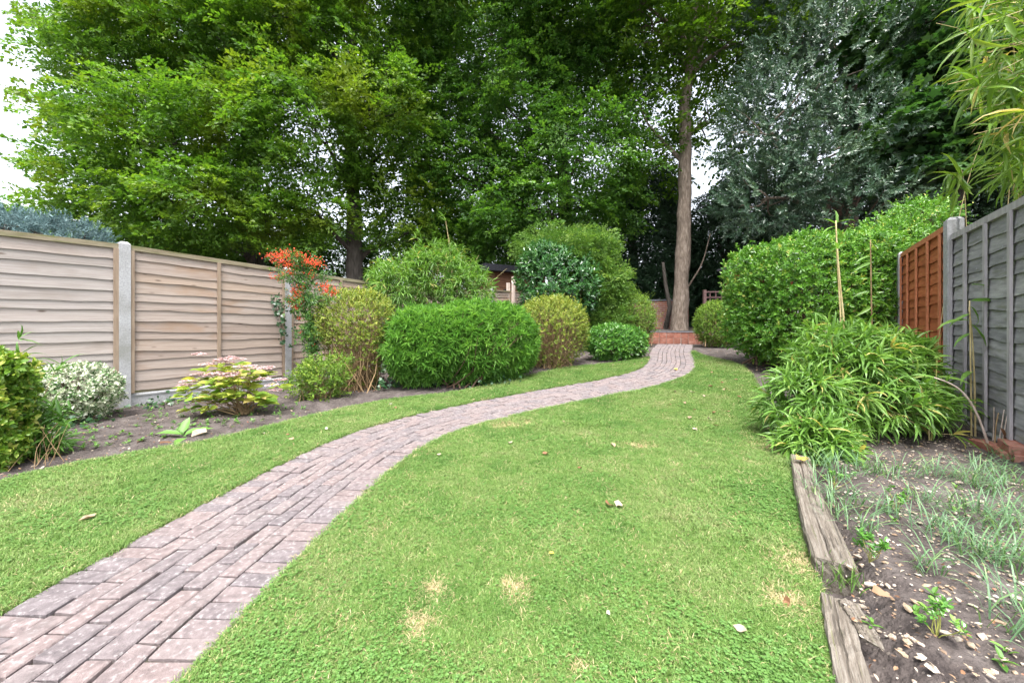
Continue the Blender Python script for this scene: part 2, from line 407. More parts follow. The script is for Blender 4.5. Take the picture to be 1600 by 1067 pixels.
def grass_material(name, a, b, dry):
    m, N, L = new_mat(name)
    g = N.new("ShaderNodeNewGeometry")
    nz = N.new("ShaderNodeTexNoise"); nz.inputs['Scale'].default_value = 1.6; nz.inputs['Detail'].default_value = 6.0; nz.inputs['Roughness'].default_value = 0.65
    L.new(g.outputs['Position'], nz.inputs['Vector'])
    r = ramp(N, [(0.36, a), (0.5, b), (0.63, tuple(0.55 * x + 0.45 * y for x, y in zip(b, dry))), (0.74, dry)])
    L.new(nz.outputs['Fac'], r.inputs[0])
    at = N.new("ShaderNodeAttribute"); at.attribute_name = "rnd"
    r2 = ramp(N, [(0, (0.6, 0.68, 0.6)), (0.5, (1, 1, 1)), (0.8, (1.25, 1.15, 1.25)), (0.9, (1.9, 1.35, 2.2)), (1, (2.3, 1.55, 2.8))])
    L.new(at.outputs['Fac'], r2.inputs[0])
    mx = N.new("ShaderNodeMixRGB"); mx.blend_type = 'MULTIPLY'; mx.inputs[0].default_value = 1
    L.new(r.outputs[0], mx.inputs[1]); L.new(r2.outputs[0], mx.inputs[2])
    p = N.new("ShaderNodeBsdfPrincipled"); p.inputs['Roughness'].default_value = 0.5; p.inputs['Specular IOR Level'].default_value = 0.3
    L.new(mx.outputs[0], p.inputs['Base Color'])
    tr = N.new("ShaderNodeBsdfTranslucent"); L.new(mx.outputs[0], tr.inputs['Color'])
    ms = N.new("ShaderNodeMixShader"); ms.inputs[0].default_value = 0.35
    L.new(p.outputs[0], ms.inputs[1]); L.new(tr.outputs[0], ms.inputs[2])
    out = N.new("ShaderNodeOutputMaterial"); L.new(ms.outputs[0], out.inputs['Surface'])
    return m
M['grass'] = grass_material('lawn_grass', (0.105, 0.22, 0.042), (0.16, 0.28, 0.062), (0.26, 0.31, 0.118))
M['clover'] = leaf_mat('clover_leaf', [(0, (0.085, 0.195, 0.042)), (1, (0.155, 0.28, 0.07))], 0.45, 0.3)
M['lawn'] = noise_mat('lawn_thatch', [(0.34, (0.1, 0.18, 0.042)), (0.5, (0.15, 0.23, 0.056)), (0.66, (0.2, 0.22, 0.085)), (0.78, (0.27, 0.24, 0.13))], 3.2, 9, (1, 1, 1), 0.95, 0.6, 90, bdist=0.02)
M['soil'] = noise_mat('dark_soil', [(0.3, (0.04, 0.032, 0.03)), (0.5, (0.08, 0.066, 0.061)), (0.7, (0.125, 0.107, 0.1))], 7, 10, (1, 1, 1), 1.0, 1.0, 45, bdist=0.02,
                      extra=overlay((0.2, 0.17, 0.145), 55, 0.66, 0.7, 0.7, None, 2.0))

# ------------------------------------------------------------------ leaves
TEMPL = {
    'small': (np.array([[0, 0, 0], [0.45, -0.5, 0.08], [1, 0, -0.08], [0.45, 0.5, 0.08]], float),
              np.array([[0, 2, 1], [0, 3, 2]])),
    'oval': (np.array([[0, 0, 0], [0.28, -0.42, 0.07], [0.66, -0.4, 0.03], [1, 0, -0.14], [0.66, 0.4, 0.03], [0.28, 0.42, 0.07], [0.5, 0, -0.02]], float),
             np.array([[0, 6, 1], [1, 6, 2], [2, 6, 3], [3, 6, 4], [4, 6, 5], [5, 6, 0]])),
    'blade': (np.array([[0, 0, 0], [0.22, -0.45, 0.03], [0.22, 0.45, 0.03], [0.55, -0.46, -0.01], [0.55, 0.46, -0.01], [1, 0, -0.34], [0.22, 0, -0.005], [0.55, 0, -0.05], [0.82, -0.24, -0.13], [0.82, 0.24, -0.13]], float),
              np.array([[0, 6, 1], [0, 2, 6], [1, 6, 7], [1, 7, 3], [6, 2, 4], [6, 4, 7], [3, 7, 8], [7, 4, 9], [7, 9, 8], [8, 9, 5]])),
    'arch': (np.array([[0, -0.4, 0], [0, 0.4, 0], [0.4, -0.5, 0.12], [0.4, 0.5, 0.12], [0.75, -0.36, 0.06], [0.75, 0.36, 0.06], [1, 0, -0.14]], float),
             np.array([[0, 1, 3], [0, 3, 2], [2, 3, 5], [2, 5, 4], [4, 5, 6]])),
    'ivy': (np.array([[0, 0, 0], [0.05, -0.4, 0.02], [0.4, -0.5, 0.03], [0.5, -0.22, 0], [1, 0, -0.08], [0.5, 0.22, 0], [0.4, 0.5, 0.03], [0.05, 0.4, 0.02]], float),
            np.array([[0, 2, 1], [0, 3, 2], [0, 4, 3], [0, 5, 4], [0, 6, 5], [0, 7, 6]])),
    'maple': (np.array([[0, 0, 0], [-0.05, -0.35, 0], [0.3, -0.32, .02], [0.5, -0.62, -0.05], [0.6, -0.2, .02], [1, 0, -0.08], [0.6, 0.2, .02], [0.5, 0.62, -0.05], [0.3, 0.32, .02], [-0.05, 0.35, 0]], float),
              np.array([[0, 2, 1], [0, 4, 2], [2, 4, 3], [0, 6, 4], [4, 6, 5], [0, 8, 6], [6, 8, 7], [0, 9, 8]])),
}

def leaves_vt(P, D, N, L, W, rnd, templ='small'):
    tv, tf = TEMPL[templ]
    P = np.asarray(P, float); n = len(P)
    D = nrm(D)
    N = np.asarray(N, float)
    N = nrm(N - (N * D).sum(-1, keepdims=True) * D)
    S = np.cross(D, N)
    L = np.broadcast_to(np.asarray(L, float), (n,))[:, None, None]
    W = np.broadcast_to(np.asarray(W, float), (n,))[:, None, None]
    V = P[:, None] + tv[None, :, 0:1] * L * D[:, None] + tv[None, :, 1:2] * W * S[:, None] + tv[None, :, 2:3] * L * N[:, None]
    T = (tf[None] + (np.arange(n) * len(tv))[:, None, None]).reshape(-1, 3)
    R = np.repeat(np.broadcast_to(rnd, (n,)), len(tv))
    return V.reshape(-1, 3), T, R

class Leaves:
    def __init__(self): self.b = []; self.n = 0
    def add(self, *a, **k):
        self.b.append(leaves_vt(*a, **k))
        return self
    def build(self, name, mat, parent):
        V, T = merge([(b[0], b[1]) for b in self.b])
        return part(name, V, T, mat, parent, np.concatenate([b[2] for b in self.b]))

def frame(axis, rng):
    a = nrm(np.cross(axis, rng.normal(size=axis.shape)))
    return a, np.cross(axis, a)

def shoots(P, A, k, stem, L, W, a0=80, a1=25, templ='small', rng=RNG, rnd=None, jit=0.25, lj=0.25):
    """leafy shoots: k leaves spiralling up a stem of the given length at each point"""
    n = len(P)
    A = nrm(A)
    e1, e2 = frame(A, rng)
    j = np.arange(k)[None]
    t = (j + rng.random((n, k)) * 0.7) / k
    ph = j * 2.4 + rng.random((n, 1)) * 6.28 + rng.normal(0, 0.3, (n, k))
    al = np.radians(a0 + (a1 - a0) * t)
    stem = np.broadcast_to(np.asarray(stem, float), (n,))[:, None, None]
    pos = P[:, None] + A[:, None] * stem * t[..., None]
    rad = np.cos(ph)[..., None] * e1[:, None] + np.sin(ph)[..., None] * e2[:, None]
    D = A[:, None] * np.cos(al)[..., None] + rad * np.sin(al)[..., None] + rng.normal(0, jit, (n, k, 3))
    Nn = A[:, None] + 0 * D + rng.normal(0, 0.15, (n, k, 3))
    sc = 1 + lj * rng.normal(size=(n, k)).clip(-2, 2)
    if rnd is None:
        rnd = np.clip(0.45 + 0.2 * rng.normal(size=(n, 1)) + 0.17 * rng.normal(size=(n, k)) + 0.18 * (t - 0.5), 0, 1)
    return leaves_vt(pos.reshape(-1, 3), D.reshape(-1, 3), Nn.reshape(-1, 3), (L * sc).ravel(), (W * sc).ravel(), np.asarray(rnd).reshape(-1), templ)

def sprays(P, A, Nn, k, length, width, L, W, rng=RNG, rnd=None, templ='small', flat=0.35, droop=0.25):
    """flat leafy sprays, two-ranked along a drooping twig with side twigs"""
    n = len(P)
    A = nrm(A)
    Nn = nrm(Nn - (Nn * A).sum(-1, keepdims=True) * A)
    S = np.cross(A, Nn)
    t = rng.random((n, k)) ** 0.8
    b = (rng.random((n, k)) * 2 - 1) * (1 - 0.75 * t) * np.minimum(1, t * 4 + 0.3)
    length = np.broadcast_to(np.asarray(length, float), (n,))[:, None, None]
    pos = P[:, None] + A[:, None] * length * t[..., None] + S[:, None] * (width * b)[..., None] * length
    pos = pos - Nn[:, None] * length * (droop * t ** 2 + 0.3 * b ** 2)[..., None] + rng.normal(0, 0.02, (n, k, 3))
    D = A[:, None] * 0.7 + S[:, None] * np.sign(b)[..., None] * 0.7 + rng.normal(0, 0.35, (n, k, 3))
    NN = Nn[:, None] + rng.normal(0, flat, (n, k, 3))
    sc = 1 + 0.25 * rng.normal(size=(n, k)).clip(-2, 2)
    if rnd is None:
        rnd = np.clip(0.42 + 0.2 * rng.normal(size=(n, 1)) + 0.15 * rng.normal(size=(n, k)), 0, 1)
    return leaves_vt(pos.reshape(-1, 3), D.reshape(-1, 3), NN.reshape(-1, 3), (L * sc).ravel(), (W * sc).ravel(), np.asarray(rnd).reshape(-1), templ)

def unit(n, rng):
    return nrm(rng.normal(size=(n, 3)))

def super_shell(n, c, R, e=2.6, lump=0.1, lf=2.2, depth=0.25, zmin=-0.92, taper=None, rng=RNG, seed=1.0, front=0.0):
    """points and outward normals through the outer layers of a rounded-box volume"""
    R = np.asarray(R, float)
    u = unit(int(n * 2.2), rng)
    p = u / ((np.abs(u) ** e).sum(-1, keepdims=True)) ** (1 / e)
    p = p[p[:, 2] > zmin]
    if front > 0:                                    # a thinner far side
        p = p[(p[:, 1] < 0.25) | (rng.random(len(p)) > front)]
    p = p[:n]
    nn = nrm(np.sign(p) * np.abs(p) ** (e - 1) / R)
    k = 1 + lump * wob(p * R * lf, 1.0, seed)
    k = k * (1 - depth * rng.random(len(p)) ** 2.2)
    k = k * (1 + 0.13 * (rng.random(len(p)) > 0.95) * rng.random(len(p)))           # stray shoots
    gap = (wob(p * R, 6.5, seed + 3.3) > 0.45) & (rng.random(len(p)) < 0.6)           # thin places
    p, nn, k = p[~gap], nn[~gap], k[~gap]
    q = p * k[:, None]
    if taper is not None:
        f = taper(q[:, 2])
        q[:, 0] *= f; q[:, 1] *= f
    return np.asarray(c) + q * R, nn

def px_box(x0, x1, yt, yb, ry=0.8, fwd=0.55):
    """photo box (its bottom edge on the ground) -> centre and half sizes in metres"""
    g = G((x0 + x1) / 2, yb)
    Y = g[1]
    for _ in range(4):
        rx = (x1 - x0) / 2 / FPX * Y
        Y = g[1] + rx * ry * fwd
    cx = ((x0 + x1) / 2 - CX) / FPX * Y
    ztop = CAM_H - (yt - HY) / FPX * Y
    zb = float(H(cx, Y))
    return np.array([cx, Y, (ztop + zb) / 2]), np.array([rx, rx * ry, (ztop - zb) / 2]), np.array([cx, Y, zb])

def stems(base, tips, r0, r1, sides=4, spread=0.08, bend=0.06, n=5, rng=RNG):
    out = []
    for t in tips:
        b = np.asarray(base) + np.array([rng.normal(0, spread), rng.normal(0, spread), -0.02])
        out.append(tube(curve(b, t, bend, n, 0, rng), np.linspace(r0, r1, n), sides, False))
    return merge(out)

# ------------------------------------------------------------------ scattering leafy pieces (leaves and grass too small to pick apart)
def rot_from(A, Nn):
    """Euler angles taking local x to A and local z near to Nn"""
    A = nrm(A); Nn = nrm(Nn - (Nn * A).sum(-1, keepdims=True) * A); B = np.cross(Nn, A)
    ey = np.arcsin(np.clip(-A[:, 2], -1, 1)); ex = np.arctan2(B[:, 2], Nn[:, 2]); ez = np.arctan2(A[:, 1], A[:, 0])
    return np.stack([ex, ey, ez], -1)

def scatter_gn(name, pts, rot, scl, idx, coll, parent=None):
    me = bpy.data.meshes.new(name)
    off = np.array(parent.location) if parent is not None else np.zeros(3)
    me.vertices.add(len(pts)); me.vertices.foreach_set("co", np.ascontiguousarray(pts - off, np.float32).ravel())
    at = me.attributes.new("idx", 'INT', 'POINT'); at.data.foreach_set("value", np.ascontiguousarray(idx, np.int32))
    at = me.attributes.new("scl", 'FLOAT', 'POINT'); at.data.foreach_set("value", np.ascontiguousarray(scl, np.float32))
    at = me.attributes.new("rot", 'FLOAT_VECTOR', 'POINT'); at.data.foreach_set("vector", np.ascontiguousarray(rot, np.float32).ravel())
    o = link(name, me, parent)
    ng = bpy.data.node_groups.new(name, 'GeometryNodeTree')
    ng.interface.new_socket("Geometry", in_out='INPUT', socket_type='NodeSocketGeometry')
    ng.interface.new_socket("Geometry", in_out='OUTPUT', socket_type='NodeSocketGeometry')
    N_, L_ = ng.nodes, ng.links
    gi, go = N_.new("NodeGroupInput"), N_.new("NodeGroupOutput")
    ci_ = N_.new("GeometryNodeCollectionInfo"); ci_.inputs['Collection'].default_value = coll
    ci_.inputs['Separate Children'].default_value = True; ci_.inputs['Reset Children'].default_value = True
    iop = N_.new("GeometryNodeInstanceOnPoints"); iop.inputs['Pick Instance'].default_value = True
    def attr(nm, ty):
        q = N_.new("GeometryNodeInputNamedAttribute"); q.data_type = ty; q.inputs['Name'].default_value = nm
        return q.outputs['Attribute']
    L_.new(gi.outputs[0], iop.inputs['Points']); L_.new(ci_.outputs[0], iop.inputs['Instance'])
    L_.new(attr("idx", 'INT'), iop.inputs['Instance Index'])
    L_.new(attr("rot", 'FLOAT_VECTOR'), iop.inputs['Rotation']); L_.new(attr("scl", 'FLOAT'), iop.inputs['Scale'])
    L_.new(iop.outputs[0], go.inputs[0])
    md = o.modifiers.new("scatter", 'NODES'); md.node_group = ng
    o["kind"] = "stuff"
    return o

# ================================================================== THE SETTING
def catmull(P, step=0.05):
    P = np.asarray(P, float)
    Q = np.concatenate([[2 * P[0] - P[1]], P, [2 * P[-1] - P[-2]]])
    out = []
    for i in range(1, len(Q) - 2):
        p0, p1, p2, p3 = Q[i - 1], Q[i], Q[i + 1], Q[i + 2]
        t = np.linspace(0, 1, 24, endpoint=False)[:, None]
        out.append(0.5 * ((2 * p1) + (-p0 + p2) * t + (2 * p0 - 5 * p1 + 4 * p2 - p3) * t ** 2 + (-p0 + 3 * p1 - 3 * p2 + p3) * t ** 3))
    out = np.concatenate(out + [P[-1:]])
    return resample(out, step=step)

def resample(P, n=None, step=None):
    d = np.concatenate([[0], np.cumsum(np.linalg.norm(np.diff(P, axis=0), axis=1))])
    if n is None:
        n = max(2, int(d[-1] / step) + 1)
    s = np.linspace(0, d[-1], n)
    return np.stack([np.interp(s, d, P[:, i]) for i in range(P.shape[1])], -1)

def smooth(P, k=9, it=2):
    for _ in range(it):
        Q = np.concatenate([np.repeat(P[:1], k, 0), P, np.repeat(P[-1:], k, 0)])
        ker = np.ones(2 * k + 1) / (2 * k + 1)
        R = np.stack([np.convolve(Q[:, i], ker, 'valid') for i in range(P.shape[1])], -1)
        R[0], R[-1] = P[0], P[-1]
        P = R
    return P

def gp(lst):
    return [G(x, y)[:2] for x, y in lst]

PATH_W = 0.83
left_px = [(0, 965), (145, 890), (290, 805), (375, 762), (440, 727), (525, 687), (620, 656), (735, 631), (830, 613), (920, 598), (972, 588), (1003, 578), (1014, 565), (1015, 552), (1028, 538)]
PL = smooth(catmull([(-1.74, -1.5), (-1.745, 0.0)] + gp(left_px), 0.04), 10, 2)
tn = nrm(np.gradient(PL, axis=0))
nr = np.stack([tn[:, 1], -tn[:, 0]], -1)                      # towards the right of the path
PC = smooth(resample(PL + nr * PATH_W / 2, step=0.04), 8, 2)  # centre line
tc_ = nrm(np.gradient(PC, axis=0))
nc = np.stack([tc_[:, 1], -tc_[:, 0]], -1)
S_ARC = np.concatenate([[0], np.cumsum(np.linalg.norm(np.diff(PC, axis=0), axis=1))])
def path_pt(s, t):
    x = np.interp(s, S_ARC, PC[:, 0]) + np.interp(s, S_ARC, nc[:, 0]) * t
    y = np.interp(s, S_ARC, PC[:, 1]) + np.interp(s, S_ARC, nc[:, 1]) * t
    return x, y
EDGE_L = np.stack(path_pt(S_ARC, -PATH_W / 2), -1)
EDGE_R = np.stack(path_pt(S_ARC, PATH_W / 2), -1)

bed_left_px = [(0, 756), (100, 733), (200, 712), (300, 696), (400, 674), (500, 648), (602, 627), (704, 615), (805, 594), (856, 582), (891, 575), (970, 567), (1008, 559)]
BL = smooth(catmull([(-2.9, -1.5), (-2.75, 0.0)] + gp(bed_left_px), 0.05), 5, 1)
bed_right_px = [(1226, 684), (1208, 645), (1186, 608), (1168, 580), (1140, 566), (1104, 558)]
BR = smooth(catmull([(-0.55, -1.5), (0.24, 0.0), (0.89, 1.02), (1.14, 1.42), (1.62, 2.1), (2.02, 2.72)] + gp(bed_right_px) + [tuple(EDGE_R[np.argmin(np.abs(EDGE_R[:, 1] - 8.4))])], 0.05), 4, 1)

# ---- ground sheet: soil of the beds, fine near the garden, out to the horizon
def axis_lines(a, b, step, far):
    core = np.arange(a, b + 1e-6, step)
    g = np.geomspace(step * 2, far, 26)
    return np.concatenate([(a - g)[::-1], core, b + g])
gx, gy = axis_lines(-6.4, 6.2, 0.055, 600), axis_lines(-0.6, 13.2, 0.06, 600)
XX, YY = np.meshgrid(gx, gy)
xb = np.interp(YY, BR[:, 1], BR[:, 0])
right_bed = sstep(0.08, 0.3, XX - xb) * sstep(-1.6, -0.6, YY) * (1 - sstep(4.5, 6.0, YY))
xl = np.interp(YY, BL[:, 1], BL[:, 0])
left_bed = sstep(0.1, 0.5, xl - XX) * (1 - sstep(7.5, 8.5, YY))
pp = np.stack([XX, YY, 0 * XX], -1)
ZZ = H(XX, YY) - 0.045 + 0.095 * right_bed + 0.05 * left_bed
bumps = 0.014 * wob(pp, 9, 1.0) + 0.008 * wob(pp, 23, 2.0) + 0.008 * RNG.normal(size=XX.shape)
ZZ = ZZ + bumps * np.maximum(right_bed, left_bed * 0.9) + 0.004 * RNG.normal(size=XX.shape) * ((np.abs(XX) < 6.4) & (YY < 13))
def soil_z(x, y):
    """height of the soil surface near a point of the beds"""
    i = np.clip(np.searchsorted(gx, x), 0, len(gx) - 1); j = np.clip(np.searchsorted(gy, y), 0, len(gy) - 1)
    return ZZ[j, i]
nx, ny = len(gx), len(gy)
ii = np.arange(nx - 1)[None] + (np.arange(ny - 1) * nx)[:, None]
Qg = np.stack([ii, ii + 1, ii + nx + 1, ii + nx], -1).reshape(-1, 4)
tag(link("ground", mesh_from("ground", np.stack([XX, YY, ZZ], -1).reshape(-1, 3), Qg, M['soil'], None, True)), kind="structure")

# ---- lawns: sheets lofted between the bed edges and the path
def loft(name, A, B, na, nb, dz):
    A, B = resample(A, na), resample(B, na)
    f = np.linspace(0, 1, nb)[None, :, None]
    P = A[:, None] * (1 - f) + B[:, None] * f
    Z = H(P[..., 0], P[..., 1]) + dz
    edge = np.minimum(np.linspace(0, 1, nb), np.linspace(1, 0, nb))[None]
    Z = Z + 0.006 * wob(np.concatenate([P, 0 * P[..., :1]], -1), 5, 3.0) - 0.03 * (edge < 1e-6)
    V = np.concatenate([P, Z[..., None]], -1)
    ii = np.arange(nb - 1)[None] + (np.arange(na - 1) * nb)[:, None]
    Q = np.stack([ii, ii + 1, ii + nb + 1, ii + nb], -1).reshape(-1, 4)
    o = link(name, mesh_from(name, V.reshape(-1, 3), Q, M['lawn'], None, True))
    tag(o, kind="structure")
    return P
EL_cut = EDGE_L[EDGE_L[:, 1] < G(1010, 559)[1]]
ER_cut = EDGE_R[EDGE_R[:, 1] < 8.42]
LA = loft("lawn_strip", BL, EL_cut, 150, 14, 0.012)
LB = loft("lawn", ER_cut, BR, 150, 26, 0.012)

# ---- path: sanded bed and clay pavers
na = len(S_ARC)
tt = np.linspace(-PATH_W / 2 - 0.02, PATH_W / 2 + 0.02, 6)
px_, py_ = path_pt(S_ARC[:, None], tt[None])
Vp = np.stack([px_, py_, H(px_, py_) + 0.002], -1).reshape(-1, 3)
ii = np.arange(5)[None] + (np.arange(na - 1) * 6)[:, None]
Qp = np.stack([ii, ii + 1, ii + 7, ii + 6], -1).reshape(-1, 4)
path = tag(link("path", mesh_from("path", Vp, Qp, M['joint'], None, True)), kind="structure")

def paver_vt(s0, s1, t0, t1, rng):
    g = 0.0032
    s0, s1, t0, t1 = s0 + g, s1 - g, t0 + g, t1 - g
    ss = np.array([s0, s1, s1, s0]); ts = np.array([t0, t0, t1, t1])
    ss = ss + rng.normal(0, 0.002, 4); ts = ts + rng.normal(0, 0.002, 4)
    lift = rng.normal(0, 0.0022); tilt = rng.normal(0, 0.0015, 2)
    def ring(ins, dz):
        cs, ct = ss.mean(), ts.mean()
        s_ = ss - np.sign(ss - cs) * ins; t_ = ts - np.sign(ts - ct) * ins
        x, y = path_pt(s_, t_)
        return np.stack([x, y, H(x, y) + dz + lift + tilt[0] * np.sign(ss - cs) + tilt[1] * np.sign(ts - ct)], -1)
    V = np.concatenate([ring(0, -0.03), ring(0, 0.012), ring(0.0045, 0.0165)])
    Q = []
    for b in (0, 4):
        for i in range(4):
            Q.append([b + i, b + (i + 1) % 4, b + 4 + (i + 1) % 4, b + 4 + i])
    Q.append([8, 9, 10, 11])
    return V, np.array(Q, np.int32)[:, ::-1]

rng = np.random.default_rng(5)
specs = []
Ltot = S_ARC[-1]
hl = 0.168
NIN = 6
inner = (PATH_W - 2 * hl) / NIN
for side in (-1, 1):
    s = 0.0
    sc = 0.08
    while s < Ltot - 0.06:
        w = sc + rng.normal(0, 0.0015)
        t0, t1 = (-PATH_W / 2, -PATH_W / 2 + hl) if side < 0 else (PATH_W / 2 - hl, PATH_W / 2)
        j = rng.normal(0, 0.006)
        specs.append((s, min(s + w, Ltot), t0 + (j if side < 0 else 0), t1 + (j if side > 0 else 0)))
        s += w
for c in range(NIN):
    s = -0.078 * (c % 2) - 0.013 * c
    while s < Ltot - 0.06:
        w = 0.157 + rng.normal(0, 0.003)
        if s + w > 0.02:
            t0 = -PATH_W / 2 + hl + c * inner
            specs.append((max(s, 0), min(s + w, Ltot), t0, t0 + inner))
        s += w
vis, far = [], []
for sp in specs:
    x, y = path_pt((sp[0] + sp[1]) / 2, (sp[2] + sp[3]) / 2)
    if y < 0.75: far.append((y, sp)); continue
    (vis).append((float(y), sp))
vis.sort(key=lambda a: a[0])
for i, (y, sp) in enumerate(vis[:300]):
    V, Q = paver_vt(*sp, rng)
    o0 = V.mean(0)
    ob = link("paver", mesh_from("paver", V - o0, Q, M['paver'], np.full(len(V), rng.random())), path)
    ob.location = tuple(o0)
ps, rs = [], []
for y, sp in vis[300:] + far:
    V, Q = paver_vt(*sp, rng)
    ps.append((V, Q)); rs.append(np.full(len(V), rng.random()))
V, Q = merge(ps)
tag(link("paver_rows", mesh_from("paver_rows", V, Q, M['paver'], np.concatenate(rs)), path), kind="stuff")

# ---- lawn grass: tufts scattered over the two lawn sheets
tuft_col = bpy.data.collections.new("tuft_sources")           # not linked to the scene: instanced only
def tuft(name, nb, h, w, spread, lean, mat, rng, rnd=(0.2, 0.8), templ='arch'):
    P = np.concatenate([rng.normal(0, spread, (nb, 2)), np.zeros((nb, 1))], 1)
    az = rng.random(nb) * 6.28
    D = np.stack([np.cos(az) * lean, np.sin(az) * lean, np.ones(nb)], -1) + rng.normal(0, 0.15, (nb, 3))
    Nn = np.stack([-np.cos(az), -np.sin(az), 0.3 * np.ones(nb)], -1)
    L = h * (0.6 + 0.7 * rng.random(nb))
    V, T, R = leaves_vt(P, D, Nn, L, w, rng.uniform(*rnd, nb), templ)
    o = bpy.data.objects.new(name, mesh_from(name, V, T, mat, R))
    tuft_col.objects.link(o)
rng = np.random.default_rng(21)
for k in range(5):
    tuft("tuft_a%d" % k, 22, 0.021, 0.0017, 0.013, 0.9, M['grass'], rng, (0.0, 1.0))
for k in range(2):                                             # clover
    n = 6
    P0 = np.concatenate([rng.normal(0, 0.013, (n, 2)), rng.uniform(0.01, 0.022, (n, 1))], 1)
    P = np.repeat(P0, 3, 0)
    az = np.tile(np.arange(3) * 2.094, n) + np.repeat(rng.random(n) * 6.28, 3)
    D = np.stack([np.cos(az), np.sin(az), 0.15 * np.ones(3 * n)], -1)
    V, T, R = leaves_vt(P, D, np.tile([0, 0, 1.0], (3 * n, 1)) + rng.normal(0, 0.2, (3 * n, 3)), 0.0056, 0.0056, rng.random(3 * n), 'oval')
    o = bpy.data.objects.new("tuft_b%d" % k, mesh_from("clover", V, T, M['clover'], R)); tuft_col.objects.link(o)
tuft("tuft_c0", 10, 0.024, 0.002, 0.014, 1.5, M['straw'], rng, (0, 1))
tuft("tuft_d0", 16, 0.036, 0.0024, 0.012, 0.6, M['grass'], rng, (0.1, 0.8))

DRY = [(803, 925, 0.055), (812, 945, 0.04), (790, 668, 0.13), (825, 664, 0.1), (905, 1055, 0.03), (1245, 885, 0.11), (650, 985, 0.06), (1210, 700, 0.16), (1000, 700, 0.12), (1235, 950, 0.07), (680, 930, 0.05)]
dry_pts = [(G(x, y)[:2], r) for x, y, r in DRY]
def scatter(name, P, dens, rng, ymin=0.7):
    # P: station grid (na, nb, 2); sample cells by area
    a, b, c, d = P[:-1, :-1], P[1:, :-1], P[1:, 1:], P[:-1, 1:]
    ar = 0.5 * np.abs((c[..., 0] - a[..., 0]) * (d[..., 1] - b[..., 1]) - (c[..., 1] - a[..., 1]) * (d[..., 0] - b[..., 0]))
    ctr = (a + b + c + d) / 4
    dist = np.linalg.norm(ctr, axis=-1)
    w = ar * dens / np.maximum(1.0, dist / 1.5) ** 1.1 * (ctr[..., 1] > ymin)
    cnt = rng.poisson(w)
    ci, cj = np.nonzero(cnt)
    rep = cnt[ci, cj]
    ci, cj = np.repeat(ci, rep), np.repeat(cj, rep)
    u, v = rng.random(len(ci))[:, None], rng.random(len(ci))[:, None]
    pts = (a[ci, cj] * (1 - u) + b[ci, cj] * u) * (1 - v) + (d[ci, cj] * (1 - u) + c[ci, cj] * u) * v
    dist = np.linalg.norm(pts, axis=-1)
    z = H(pts[:, 0], pts[:, 1]) + 0.012
    p3 = np.concatenate([pts, z[:, None]], -1)
    n = len(pts)
    cl = wob(np.concatenate([pts, 0 * z[:, None]], -1), 3.2, 5.0) + 0.5 * rng.normal(size=n) + 0.2 * (1 - sstep(1.4, 2.6, dist))
    idx = rng.integers(0, 5, n)
    idx = np.where(cl > 1.05, 5 + rng.integers(0, 2, n), idx)
    dryness = np.zeros(n)
    for q, r in dry_pts:
        dd = np.linalg.norm((pts - q) * [1, 1], axis=-1)
        dryness = np.maximum(dryness, np.exp(-(dd / r) ** 2))
    idx = np.where(rng.random(n) < 0.06 + 0.75 * dryness ** 1.2, 7, idx)
    lush = wob(np.concatenate([pts, 0 * z[:, None]], -1), 2.1, 9.0)
    idx = np.where((lush > 0.6) & (rng.random(n) < 0.07), 8, idx)
    keep = rng.random(n) > 0.5 * dryness
    scl = (0.75 + 0.5 * rng.random(n)) * np.maximum(1.0, (dist / 2.2)) ** 0.4 * (1 + 0.15 * lush)
    p3, idx, scl = p3[keep], idx[keep], scl[keep]
    n = len(p3)
    rot = np.stack([rng.normal(0, 0.08, n), rng.normal(0, 0.08, n), rng.random(n) * 6.28], -1)
    o = scatter_gn(name, p3, rot, scl, idx, tuft_col)
    return tag(o, kind="stuff"), len(p3)
g1, n1 = scatter("lawn_grass", LB, 11000, np.random.default_rng(31))
g2, n2 = scatter("strip_grass", LA, 11000, np.random.default_rng(32))
tag(g1, "short green lawn grass and clover between the path and the stony bed", "grass")
tag(g2, "short green grass strip between the path and the fenced flower border", "grass")
print("tufts", n1, n2)

# ================================================================== FENCES
def concrete_post(name, x, y, ztop, rz, label, group=None, z0=None, w=0.1):
    zb = (float(H(x, y)) if z0 is None else z0) - 0.25
    hw = w / 2; sl, sd = 0.026, 0.02
    prof = [(-hw, -hw), (hw, -hw), (hw, -sl), (hw - sd, -sl), (hw - sd, sl), (hw, sl), (hw, hw), (-hw, hw), (-hw, sl), (-hw + sd, sl), (-hw + sd, -sl), (-hw, -sl)]
    h = ztop - zb
    V = [(a, b, 0) for a, b in prof] + [(a, b, h - 0.03) for a, b in prof] + [(a * 0.55, b * 0.55, h) for a, b in prof]
    n = len(prof)
    F = []
    for b in (0, n):
        for i in range(n):
            F.append((b + i, b + (i + 1) % n, b + n + (i + 1) % n, b + n + i))
    F.append(tuple(range(2 * n, 3 * n)))
    me = bpy.data.meshes.new(name); me.from_pydata(V, [], F); me.update(); me.materials.append(M['concrete'])
    TRI[0] += 60
    o = link(name, me, None, (x, y, zb)); o.rotation_euler = (0, 0, rz)
    return tag(o, label, "post", group)

